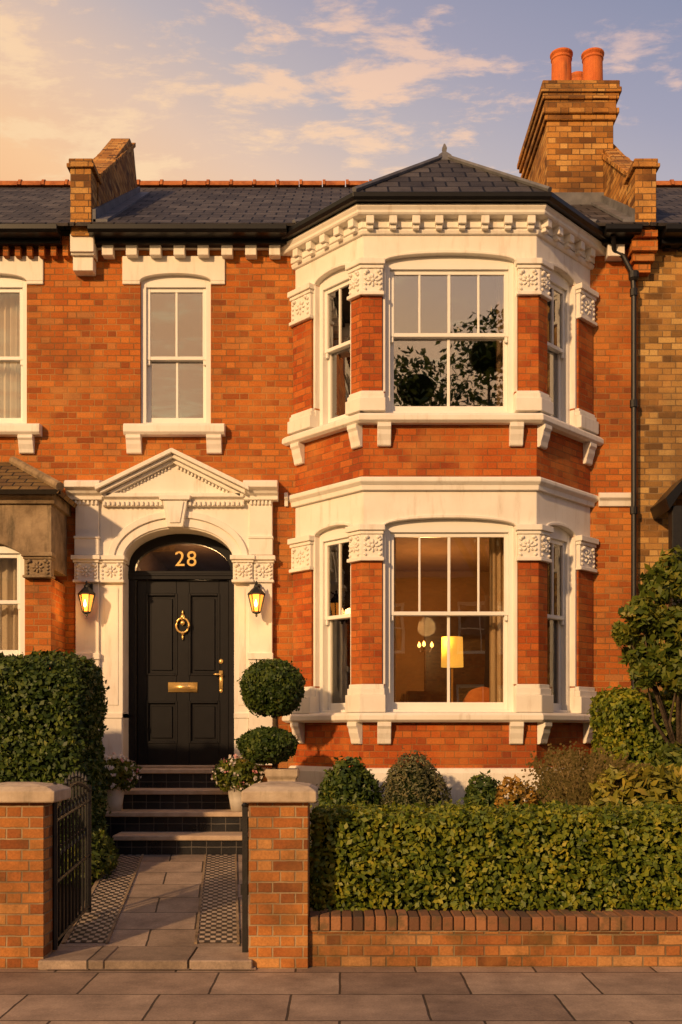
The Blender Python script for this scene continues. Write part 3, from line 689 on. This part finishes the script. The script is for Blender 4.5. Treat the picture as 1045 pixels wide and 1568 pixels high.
b.prism([(X(1016,11.7),Z(765,11.7)),(X(1050,11.7),Z(728,11.7)),(X(1120,11.7),Z(728,11.7)),(X(1120,11.7),Z(742,11.7)),(X(1050,11.7),Z(742,11.7)),(X(1022,11.7),Z(783,11.7))],0,.6)
b.make('gutters_and_porch',BLACK,nr_,.004)
b=B(); b.wbox(X(1028,11.7),X(1050,11.7),11.65,11.8,.3,Z(775,11.7)); b.make('porch_post',IRON,nr_,.01)

# ===================================================================== GROUND, PATH, STEPS
def pz(y): return .015+(y-7.1)/(10.8-7.1)*.30
sheet('ground',[[(-400,-400,-.16),(400,-400,-.16),(400,400,-.16),(-400,400,-.16)]],GRASSM)
sheet('road',[[(-80,-5.2,-.12),(80,-5.2,-.12),(80,3.4,-.12),(-80,3.4,-.12)]],ASPH)
b=B(); b.wbox(-60,60,3.52,7.2,-.2,0); o=b.make('pavement',FLAG)
b=B()
for k in range(-20,20): b.wbox(k*.9,k*.9+.892,3.38,3.515,-.2,.003)
b.make('kerb',NOSE,None,.01)
b=B(); b.wbox(-60,60,-9.0,-5.2,-.2,0); b.make('pavement',FLAG)
b=B(); b.wbox(-60,60,-14,-9.02,-.2,.1); b.make('front_garden',GRASSM)
sheet('garden_soil',[[(-12,7.15,-.02),(-2.05,7.15,-.02),(-2.32,12.2,.30),(-12,12.2,.30)],[(-.56,7.15,-.02),(12,7.15,-.02),(12,12.2,.30),(-.9,12.2,.30)]],SOIL)
path=empty('garden_path',(-1.5,9,0.1))
def xL(y): return -1.90+(y-7.15)/(10.8-7.15)*(-.38)
def xR(y): return -.62+(y-7.15)/(10.8-7.15)*(-.38)
def strip(name,fa,fb,y0,y1,mat,dz):
    me=sheet(name,[[(fa(y0),y0,pz(y0)+dz),(fb(y0),y0,pz(y0)+dz),(fb(y1),y1,pz(y1)+dz),(fa(y1),y1,pz(y1)+dz)]],mat,path)
    uvl=me.data.uv_layers[0]; d=me.data
    for p in d.polygons:
        for li in p.loop_indices:
            c=d.vertices[d.loops[li].vertex_index].co
            uvl.data[li].uv=(c.x-(-.38)/(3.65)*(c.y-7.15),c.y)
strip('slabs',lambda y:xL(y)-.04,lambda y:xR(y)+.05,7.0,10.85,PSLAB,.0)
strip('mosaic_border',lambda y:xL(y)+.0,lambda y:xL(y)+.28,7.62,10.8,MOSAIC,.006)
strip('mosaic_border',lambda y:xR(y)-.35,lambda y:xR(y)-.07,7.62,10.8,MOSAIC,.006)
b=B()
for x0,x1 in ((-1.98,-1.55),(-1.545,-1.0),(-.995,-.58)): b.wbox(x0,x1,7.02,7.5,-.02,.062)
b.make('threshold_slabs',PSLAB,path,.006)
b=B()
for q0,q1 in ((-.03,.0),(.28,.30)): b.rings([[Vector((xL(y)+e,y,pz(y)+h)) for e,h in ((q0,-.02),(q1,-.02),(q1,.012),(q0,.012))] for y in (7.6,10.8)])
for q0,q1 in ((-.37,-.35),(-.07,-.05)): b.rings([[Vector((xR(y)+e,y,pz(y)+h)) for e,h in ((q0,-.02),(q1,-.02),(q1,.012),(q0,.012))] for y in (7.6,10.8)])
b.make('path_edging',STONE,path)
steps_=empty('front_steps',(-1.6,11.4,.3))
t=B(); n_=B(); prev=.25
spec=[(10.8,.511,-2.28,-.98),(11.2,.717,-2.52,-.93),(11.6,.926,-2.36,-1.1),(12.0,1.137,-2.30,-1.12)]
for i,(y0,zt_,x0,x1) in enumerate(spec):
    t.wbox(x0,x1,y0+.03,12.3,prev-.2,zt_-.05); n_.wbox(x0-.02,x1+.02,y0,12.2 if i<3 else 12.24,zt_-.05,zt_); prev=zt_
t.wbox(-2.46,-1.21,12.2,12.6,.9,1.09); n_.wbox(-2.462,-1.208,12.241,12.62,1.088,1.139)
n_.wbox(-2.44,-1.24,12.44,12.6,1.139,1.166)
t.make('tiled_risers',TILED,steps_); n_.make('stone_treads',NOSE,steps_,.008)

# ===================================================================== BOUNDARY WALL, PIERS, GATE
def pier(x0,x1,c0,c1,dp=.42):
    e=empty('brick_gate_pier',((x0+x1)/2,7.25,0))
    b=B(); b.wbox(x0,x1,7.07,7.07+dp,-.05,Z(1228,7.07)); b.make('shaft',PIERB,e,.004)
    zb=Z(1229,7.07); cyy=7.07+dp/2
    b=B(); cx=(c0+c1)/2; hw=(c1-c0)/2; hy=dp/2+.06
    rs=[[Vector((cx+sx*hw*k,cyy+sy*hy*k,zb+h)) for sx,sy in ((-1,-1),(1,-1),(1,1),(-1,1))] for k,h in ((.97,0),(1,.01),(1,.075),(.8,.105),(.3,.125))]
    b.rings(rs); b.make('stone_cap',CAP,e,.008,False,2)
pier(X(381,7.07),X(472,7.07),X(370,7.03),X(485,7.03)); pier(X(-40,7.07),X(67,7.07),X(-55,7.05),X(86,7.05),.32)
bw=empty('boundary_wall',(3,7.2,0)); b=B(); x0=X(472,7.1)+.004
b.wbox(x0,9,7.12,7.34,-.05,Z(1426,7.12)); b.make('brickwork',WALLB,bw)
b=B(); xx=x0
while xx<9:
    j=random.uniform(-.004,.004); b.wbox(xx,xx+.066,7.10+j,7.36,Z(1425,7.12),Z(1404,7.1)+random.uniform(-.005,.005)); xx+=.074
cpm,cnt,cbs=newmat('coping_brick'); g_=cnt.nodes.new('ShaderNodeNewGeometry')
cc_=RAMP(cnt,g_.outputs['Random Per Island'],[(0,(.09,.045,.025)),(.5,(.22,.095,.04)),(1,(.34,.155,.065))])
cc_=MIX(cnt,MR(cnt,NOISE(cnt,COORD(cnt),6,6,.7),.45,.65,0,.7),cc_,(.07,.06,.025))
cnt.links.new(cc_,cbs.inputs['Base Color']); cbs.inputs['Roughness'].default_value=.9; BUMP(cnt,cbs,NOISE(cnt,COORD(cnt),50,5,.6),.6,.008)
o=b.make('brick_on_edge_coping',cpm,bw,.006)
b=B(); b.wbox(x0,9,7.115,7.35,Z(1427,7.12),Z(1423,7.12)-.01); b.wbox(x0,9,7.13,7.34,Z(1425,7.12),Z(1410,7.12)); b.make('coping_bed',STONE,bw)
bw2=empty('boundary_wall',(-6,7.2,0)); b=B(); b.wbox(-9,X(-41,7.07),7.12,7.34,-.05,.4); b.make('brickwork',WALLB,bw2)
gate=empty('iron_gate',(-1.88,7.3,.1)); b=B()
ga=Vector((X(84,7.3),7.3,0)); gb=Vector((X(136,8.35),8.35,0)); 
def gp(t,zz): q=ga.lerp(gb,t); return Vector((q.x,q.y,zz+pz(q.y)*.9))
def top(t): return 1.0+.11*math.sin(math.pi*t)
b.tube([gp(0,.05),gp(0,1.13)],.021,6); b.tube([gp(1,.05),gp(1,1.04)],.021,6)
for zz in (.10,.5,.92): b.tube([gp(0,zz),gp(1,zz)],.014,6)
b.tube([gp(k/16,top(k/16)) for k in range(17)],.017,6)
for k in range(1,10):
    t_=k/10; b.tube([gp(t_,.10),gp(t_,top(t_)+.04)],.011,5); q=gp(t_,top(t_)+.04); b.lathe(tuple(q),[(.004,-.01),(.018,.012),(.003,.05)],6)
    if k<9:
        for zc_ in (.7,.97):
            c_=gp(t_+.05,zc_); d_=(gb-ga).normalized()
            b.tube([c_+d_*.035*math.cos(a)+Vector((0,0,.035*math.sin(a))) for a in np.linspace(0,2*math.pi,11)],.006,4)
b.lathe(tuple(gp(0,1.13)),[(.02,0),(.028,.02),(.004,.06)],8)
b.make('gate_leaf',IRON,gate)
gp2=empty('gate_post',(X(375,7.25),7.25,0)); b=B(); x_=X(375.5,7.3); b.wbox(x_-.018,x_+.018,7.28,7.32,0,Z(1236,7.3)); b.wbox(x_-.03,x_+.03,7.29,7.31,.45,.52); b.wbox(x_-.03,x_+.03,7.29,7.31,.9,.97); b.lathe((x_,7.3,Z(1236,7.3)),[(.02,0),(.026,.015),(.004,.04)],8); b.make('post',IRON,gp2)

# ===================================================================== FOLIAGE
def nrm(a): return a/np.maximum(np.linalg.norm(a,axis=1,keepdims=True),1e-9)
def leafobj(name,pts,nn,size,mats,mi=None,core=None,par=None,asp=.5,rnd=.8,up=0.,var=.35):
    n=len(pts); d=nrm(nn+rng.normal(size=(n,3))*rnd+np.array([0,0,up])); r=rng.normal(size=(n,3)); t=nrm(np.cross(d,r)); bb=np.cross(d,t)
    s=(size*(1+rng.uniform(-var,var,n)))[:,None]
    v=np.stack([pts-t*s*.5,pts+bb*s*asp*.5-d*s*.1,pts+t*s*.5,pts-bb*s*asp*.5-d*s*.1],1).reshape(-1,3)
    f=np.arange(4*n).reshape(n,4)
    me=bpy.data.meshes.new(name); cv=[];cf=[]
    if core: cv,cf=core
    allv=np.concatenate([v,np.array(cv).reshape(-1,3)]) if len(cv) else v
    me.vertices.add(len(allv)); me.vertices.foreach_set('co',allv.ravel().astype(np.float32))
    nl=4*n+sum(len(q) for q in cf); me.loops.add(nl); me.polygons.add(n+len(cf))
    li=list(f.ravel())+[i+4*n for q in cf for i in q]
    me.loops.foreach_set('vertex_index',np.array(li,dtype=np.int32))
    ls=list(range(0,4*n,4)); k=4*n
    for q in cf: ls.append(k); k+=len(q)
    me.polygons.foreach_set('loop_start',np.array(ls,dtype=np.int32))
    for m in mats: me.materials.append(m)
    midx=np.zeros(n+len(cf),dtype=np.int32)
    if mi is not None: midx[:n]=mi
    midx[n:]=len(mats)-1
    me.polygons.foreach_set('material_index',midx); me.update(calc_edges=True); me.validate()
    o=bpy.data.objects.new(name,me); sc.collection.objects.link(o); attach(o,par); return o
def lump(p,k,ph):
    return (np.sin(p[:,0]*k+ph)+np.sin(p[:,1]*k*1.1+ph*2.1)+np.sin(p[:,2]*k*.93+ph*3.3)+.6*np.sin((p[:,0]+p[:,2])*k*2.1+ph)+.6*np.sin((p[:,1]-p[:,2])*k*2.3))/4.2
def boxpts(lo,hi,dens,rr=.12,bump=.03,k=7,depth=.05,bottom=False,stray=.06):
    lo=np.array(lo);hi=np.array(hi);s=hi-lo
    faces=[(0,0),(0,1),(1,0),(1,1),(2,1)]
    ar=[s[1]*s[2],s[1]*s[2],s[0]*s[2],s[0]*s[2],s[0]*s[1]]; out=[]
    for (ax,sd),a in zip(faces,ar):
        n=int(a*dens); q=lo+rng.random((n,3))*s; q[:,ax]=(hi if sd else lo)[ax]; out.append(q)
    p=np.concatenate(out); ilo=lo+rr; ihi=hi-rr; ilo[2]=lo[2]
    q=np.clip(p,ilo,ihi); d=p-q; nn=nrm(d); p=q+nn*rr
    off=lump(p,k,1.3)*bump+lump(p,k*3.1,.4)*bump*.6-np.abs(rng.normal(size=len(p)))*depth+(rng.random(len(p))<stray)*rng.random(len(p))*.06
    return p+nn*off[:,None],nn
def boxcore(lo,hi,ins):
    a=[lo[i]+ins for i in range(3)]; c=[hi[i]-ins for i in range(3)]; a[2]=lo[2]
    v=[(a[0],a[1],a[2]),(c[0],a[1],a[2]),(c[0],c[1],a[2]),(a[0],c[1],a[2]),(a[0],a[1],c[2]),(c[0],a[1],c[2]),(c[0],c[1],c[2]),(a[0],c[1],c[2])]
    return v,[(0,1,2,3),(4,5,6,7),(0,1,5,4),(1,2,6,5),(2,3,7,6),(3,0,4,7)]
def ellpts(c,r,n,bump=.08,k=6,depth=.08,ph=None):
    ph=rng.uniform(0,6) if ph is None else ph
    d=nrm(rng.normal(size=(n,3))); rad=1+lump(d,k,ph)*bump-np.abs(rng.normal(size=n))*depth+(rng.random(n)<.07)*rng.random(n)*.12
    return np.array(c)+d*np.array(r)*rad[:,None],d
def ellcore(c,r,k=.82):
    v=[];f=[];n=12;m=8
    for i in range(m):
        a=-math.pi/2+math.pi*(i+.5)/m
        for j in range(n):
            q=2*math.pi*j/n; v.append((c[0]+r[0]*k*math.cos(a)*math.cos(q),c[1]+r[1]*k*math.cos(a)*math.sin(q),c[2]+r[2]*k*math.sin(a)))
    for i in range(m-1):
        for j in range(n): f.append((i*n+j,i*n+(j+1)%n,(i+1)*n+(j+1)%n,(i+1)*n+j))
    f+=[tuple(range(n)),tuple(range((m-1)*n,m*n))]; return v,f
def joincore(cs):
    V=[];Fc=[]
    for v,f in cs:
        k=len(V); V+=v; Fc+=[tuple(i+k for i in q) for q in f]
    return V,Fc
lo,hi=(X(474,7.2)+.0,7.36,.33),(5.4,8.25,1.01)
p,nn=boxpts(lo,hi,3300,.07,.035,8,.036)
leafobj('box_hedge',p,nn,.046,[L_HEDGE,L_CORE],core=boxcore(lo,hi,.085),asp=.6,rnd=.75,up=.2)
lo,hi=(-4.6,9.6,.2),(X(139,9.9),10.7,Z(1006,9.9))
p,nn=boxpts(lo,hi,2700,.28,.06,5,.05)
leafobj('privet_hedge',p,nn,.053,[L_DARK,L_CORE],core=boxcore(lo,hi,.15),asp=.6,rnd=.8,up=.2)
lo,hi=(X(932,10.6),10.5,.25),(5.2,11.4,Z(1057,10.6))
p,nn=boxpts(lo,hi,2300,.15,.07,5,.06)
leafobj('privet_hedge',p,nn,.058,[L_HEDGE,L_CORE],core=boxcore(lo,hi,.14),asp=.6,rnd=.8,up=.2)
def shrub(name,c,r,n,size,mat,bump=.1,core=.8,**k):
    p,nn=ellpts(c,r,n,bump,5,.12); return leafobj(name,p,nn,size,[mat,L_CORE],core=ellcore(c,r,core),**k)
def at(px,py,D): return (X(px,D),D,Z(py,D))
c=at(535,1206,10.6); shrub('box_shrub',(c[0],c[1],.85),(.31,.31,.46),3600,.058,L_DARK,.14,.78)
c=at(634,1200,10.6); shrub('lavender_shrub',(c[0],c[1],.85),(.35,.34,.52),6500,.042,L_GREY,.13,.78,asp=.35)
c=at(742,1212,10.6); shrub('box_shrub',(c[0],c[1],.75),(.22,.24,.38),2600,.055,L_DARK,.14)
c=at(790,1215,10.3); shrub('autumn_shrub',(c[0],c[1],.78),(.20,.2,.32),1300,.06,L_ORNG,.3,.55)
c=at(850,1215,10.7); shrub('dark_shrub',(c[0],c[1],.75),(.28,.24,.35),2200,.065,L_TREE,.25)
c=at(985,1195,9.9); shrub('golden_shrub',(c[0],c[1],.86),(.5,.3,.38),1500,.13,L_GOLD,.3,.65,asp=.33)
c=at(1035,1160,10.3); shrub('laurel_shrub',(c[0],c[1],1.0),(.35,.3,.45),1500,.10,L_TREE,.3,.65,asp=.4)
c=at(150,1300,9.9); shrub('fern_shrub',(c[0]-.06,c[1],.38),(.2,.5,.28),1500,.07,L_TREE,.25,.65)
c=at(700,1225,9.2); shrub('ground_cover',(c[0],c[1],.55),(.5,.25,.3),2200,.06,L_DARK,.25,.7)
def blades(name,c,n,h,spread,mat,lw=.005):
    V=[];Fc=[]
    for i in range(n):
        a=rng.uniform(0,2*math.pi); r0=rng.uniform(0,.12); L=h*rng.uniform(.55,1.05); sp=rng.uniform(.1,1)*spread
        dx,dy=math.cos(a),math.sin(a); pts=[(c[0]+dx*(r0+sp*t*t),c[1]+dy*(r0+sp*t*t),c[2]+L*(t-.22*t*t*sp)) for t in (0,.35,.7,1)]
        k=len(V); ww=lw*rng.uniform(.7,1.3); q=rng.uniform(0,math.pi); ox,oy=math.cos(q)*ww,math.sin(q)*ww
        for j,p in enumerate(pts): s_=1 if j<3 else .3; V+=[(p[0]-ox*s_,p[1]-oy*s_,p[2]),(p[0]+ox*s_,p[1]+oy*s_,p[2])]
        for j in range(3): Fc.append((k+2*j,k+2*j+1,k+2*j+3,k+2*j+2))
        for m in range(7):
            p=pts[3]; k=len(V); o_=rng.normal(size=3)*.03; s2=.013
            V+=[(p[0]+o_[0]-s2,p[1]+o_[1],p[2]+o_[2]),(p[0]+o_[0],p[1]+o_[1]-s2,p[2]+o_[2]+s2),(p[0]+o_[0]+s2,p[1]+o_[1],p[2]+o_[2]),(p[0]+o_[0],p[1]+o_[1]+s2,p[2]+o_[2]-s2)]; Fc.append((k,k+1,k+2,k+3))
    me=bpy.data.meshes.new(name); me.from_pydata(V,[],Fc); me.materials.append(mat); o=bpy.data.objects.new(name,me); sc.collection.objects.link(o)
blades('ornamental_grass',(X(885,10.4),10.4,.3),520,1.05,.42,L_GRASS)
blades('ornamental_grass',(X(930,10.2),10.2,.3),380,.95,.36,L_GRASS)
def topiary():
    e=empty('topiary_tree',(-.7,11.2,.3)); x=X(420,11.2)
    b=B(); b.tube([(x,11.2,1.0),(x+.02,11.2,1.5),(x-.005,11.2,2.0)],[.03,.025,.02],8)
    b.make('trunk',BARK,e,0,True)
    for cc,rr,n in (((X(418,11.2),11.2,Z(1053,11.2)),(.34,.33,.30),6500),((X(410,11.2),11.15,Z(1141,11.2)),(.31,.3,.185),4200)):
        p,nn=ellpts(cc,rr,n,.09,6,.08); leafobj('foliage',p,nn,.046,[L_DARK,L_CORE],core=ellcore(cc,rr,.82),par=e,asp=.6)
    b=B(); x=X(433,11.2)
    b.lathe((x,11.2,.35),[(.17,0),(.19,.1),(.21,.72),(.24,.74),(.24,.82),(.19,.82),(.18,.75)],4,math.pi/4); b.make('planter',CAP,e,.01)
topiary()
for px in (366,173):
    x=X(px,11.36); e=empty('flower_pot',(x,11.38,.717))
    b=B(); b.lathe((x,11.38,.718),[(.085,0),(.105,.12),(.125,.24),(.14,.245),(.14,.28),(.12,.28),(.11,.24)],18); b.make('pot',POTW,e,0,True)
    c=(x,11.36,1.10); r=(.27,.2,.18); p,nn=ellpts(c,r,1700,.2,6,.18); leafobj('foliage',p,nn,.06,[L_TREE,L_CORE],core=ellcore(c,r,.6),par=e,asp=.6)
    p,nn=ellpts((x,11.35,1.12),(.29,.21,.19),80,.12,6,.04); p=np.repeat(p,5,0)+rng.normal(size=(400,3))*.012; leafobj('flowers',p,np.repeat(nn,5,0),.032,[FLW,FLP],mi=np.repeat((rng.random(80)<.12).astype(int),5),par=e,asp=.9)
def tree(name,base,H,cl,leafsize,mat,nper,tr=.2,core=.0,depth=.25,bump=.3):
    e=empty(name,base); b=B(); x,y,z0=base
    fork=(x,y,z0+H*.4); b.tube([(x,y,z0-.1),(x+.02*H*.1,y,z0+H*.2),fork],[tr,tr*.75,tr*.65],10)
    for (c,r) in cl: 
        m=tuple((fork[i]*.5+c[i]*.5)+(.03*H*random.uniform(-1,1)) for i in range(3)); b.tube([fork,m,c],[tr*.5,tr*.3,tr*.08],7)
    b.make('trunk_and_limbs',BARK,e,0,True)
    P_=[];N_=[];C_=[]
    for (c,r) in cl:
        p,nn=ellpts(c,(r,r,r*.8),nper,bump,5,depth); P_.append(p);N_.append(nn)
        if core: C_.append(ellcore(c,(r,r,r*.8),core))
    leafobj('crown',np.concatenate(P_),np.concatenate(N_),leafsize,[mat,L_CORE],core=joincore(C_) if C_ else None,par=e,asp=.5,rnd=1.)
cl=[((X(px,10.4),10.4+dy,Z(py,10.4)),r) for px,py,r,dy in ((1012,900,.22,0),(1050,875,.28,.1),(978,942,.19,-.1),(1020,955,.25,0),(992,1000,.20,.1),(1045,1000,.26,-.1),(1075,940,.3,0),(985,1032,.15,-.1),(1035,1035,.2,-.1),(958,970,.12,0))]
tree('garden_tree',(X(1040,10.4),10.4,.25),2.6,cl,.10,L_TREE,520,.05,.4,.3,.4)
def bigtree(base,H,R,seed):
    rs=np.random.default_rng(seed); cl=[]
    for i in range(16):
        d=rs.normal(size=3); d/=np.linalg.norm(d); q=rs.uniform(.35,.85)
        cl.append(((base[0]+d[0]*R*q,base[1]+d[1]*R*q*.8,H-R*.95+d[2]*R*q*.85),R*rs.uniform(.22,.36)))
    tree('street_tree',base,H,cl,.22,L_DARK,650,.28,.4)
bigtree((4.3,-8.0,0),13.6,4.1,1); bigtree((11.5,-8.3,0),12,3.5,2); bigtree((19,-8.0,0),12.5,3.6,4)
for k in range(6):
    x0=-21+7*k; oh=empty('brick_house',(x0+3.5,-15,0)); b=B(); b.frame((x0,-14,0),(1,0,0),(0,1,0))
    ops=[(1,2.2,4.2,6.0),(4,5.6,4.2,6.0),(4,5.8,1.1,3.2),(1,2.1,.1,2.6)]
    wall(b,.01,6.99,-.1,6.8,ops); b.make('walls',RED,oh)
    wfr=B(); g=B()
    for q in (wfr,g): q.frame((x0,-14,0),(1,0,0),(0,1,0))
    for o_ in ops[:3]: sash(wfr,g,*o_[:4],.02,(o_[2]+o_[3])/2,[(.5,.03)],[(.5,.03)])
    wfr.make('sash_frames',FRAME,oh); g.make('window_glass',GLASS,oh)
    b=B(); b.wbox(x0+1,x0+2.1,-14.25,-14.2,.1,2.6); b.make('front_door',BLACK,oh)
    b=B(); b.wbox(x0+.2,x0+6.8,-14.7,-14.6,.1,6.7); b.make('interior_back',ROOMD,oh)
    sheet('roof',[[(x0,-13.7,6.8),(x0+7,-13.7,6.8),(x0+7,-18,9),(x0,-18,9)],[(x0,-18,9),(x0+7,-18,9),(x0+7,-22,6.8),(x0,-22,6.8)]],SLATE,oh,.05)
    b=B(); b.wbox(x0-.4,x0+.4,-18.6,-17.4,6.8,9.9); b.make('chimney_stack',YELC,oh)

# ===================================================================== WORLD, SUN, CAMERA
SUN_EL=math.radians(20); SUN_AZ=math.radians(32)
w=bpy.data.worlds.new('World'); sc.world=w; w.use_nodes=True; nt=w.node_tree; nt.nodes.clear()
out=nt.nodes.new('ShaderNodeOutputWorld')
sky=nt.nodes.new('ShaderNodeTexSky'); sky.sky_type='NISHITA'; sky.sun_disc=False; sky.sun_elevation=math.radians(6); sky.sun_rotation=math.radians(180)+SUN_AZ
bg=nt.nodes.new('ShaderNodeBackground'); nt.links.new(sky.outputs[0],bg.inputs[0]); bg.inputs[1].default_value=.05
g=COORD(nt,'Generated'); sp=nt.nodes.new('ShaderNodeSeparateXYZ'); nt.links.new(g,sp.inputs[0])
t_=MA(nt,'ADD',sp.outputs[2],MA(nt,'MULTIPLY',sp.outputs[0],.36))
base=RAMP(nt,t_,[(0,(.66,.31,.12)),(.30,(.96,.46,.15)),(.37,(.98,.56,.25)),(.44,(.80,.53,.36)),(.50,(.52,.42,.41)),(.57,(.34,.30,.38)),(.66,(.20,.205,.32)),(1,(.08,.09,.19))])
zc_=MA(nt,'MAXIMUM',sp.outputs[2],.06)
cb=nt.nodes.new('ShaderNodeCombineXYZ'); setin(nt,cb.inputs[0],MA(nt,'DIVIDE',sp.outputs[0],zc_)); setin(nt,cb.inputs[1],MA(nt,'MULTIPLY',MA(nt,'DIVIDE',sp.outputs[1],zc_),1.6)); cb.inputs[2].default_value=3.7
n1=nt.nodes.new('ShaderNodeTexNoise'); n1.inputs['Scale'].default_value=6.0; n1.inputs['Detail'].default_value=10; n1.inputs['Roughness'].default_value=.64; n1.inputs['Distortion'].default_value=.2; nt.links.new(cb.outputs[0],n1.inputs['Vector'])
n2=nt.nodes.new('ShaderNodeTexNoise'); n2.inputs['Scale'].default_value=1.8; n2.inputs['Detail'].default_value=3; nt.links.new(cb.outputs[0],n2.inputs['Vector'])
thr=MA(nt,'ADD',MA(nt,'ADD',n1.outputs['Fac'],MA(nt,'MULTIPLY',MA(nt,'SUBTRACT',n2.outputs['Fac'],.5),.35)),MA(nt,'MULTIPLY',sp.outputs[0],-.24))
cm=MR(nt,thr,.50,.66,0,.92)
cc=RAMP(nt,t_,[(.3,(1.0,.64,.27)),(.42,(1.0,.66,.36)),(.52,(.95,.58,.36)),(.62,(.70,.45,.38)),(.8,(.42,.35,.40))])
col=MIX(nt,cm,base,cc)
bg2=nt.nodes.new('ShaderNodeBackground'); nt.links.new(col,bg2.inputs[0]); bg2.inputs[1].default_value=.92
ad=nt.nodes.new('ShaderNodeAddShader'); nt.links.new(bg.outputs[0],ad.inputs[0]); nt.links.new(bg2.outputs[0],ad.inputs[1]); nt.links.new(ad.outputs[0],out.inputs[0])
sl=bpy.data.lights.new('sun','SUN'); sl.energy=3.9; sl.angle=math.radians(2.0); sl.color=(1,.60,.28)
so=bpy.data.objects.new('sun',sl); sc.collection.objects.link(so)
d=Vector((math.sin(SUN_AZ)*math.cos(SUN_EL),math.cos(SUN_AZ)*math.cos(SUN_EL),-math.sin(SUN_EL)))
so.rotation_euler=d.to_track_quat('-Z','Y').to_euler(); so.location=(-10,-20,15)
cam=bpy.data.cameras.new('camera'); cam.sensor_fit='HORIZONTAL'; cam.sensor_width=36; cam.lens=F/1045*36; cam.shift_y=(HY-784)/1045
cam.clip_end=2000; co=bpy.data.objects.new('camera',cam); sc.collection.objects.link(co); co.location=(0,0,CH); co.rotation_euler=(math.pi/2,0,0)
sc.camera=co
sc.view_settings.view_transform='Standard'; sc.view_settings.look='None'; sc.view_settings.exposure=0
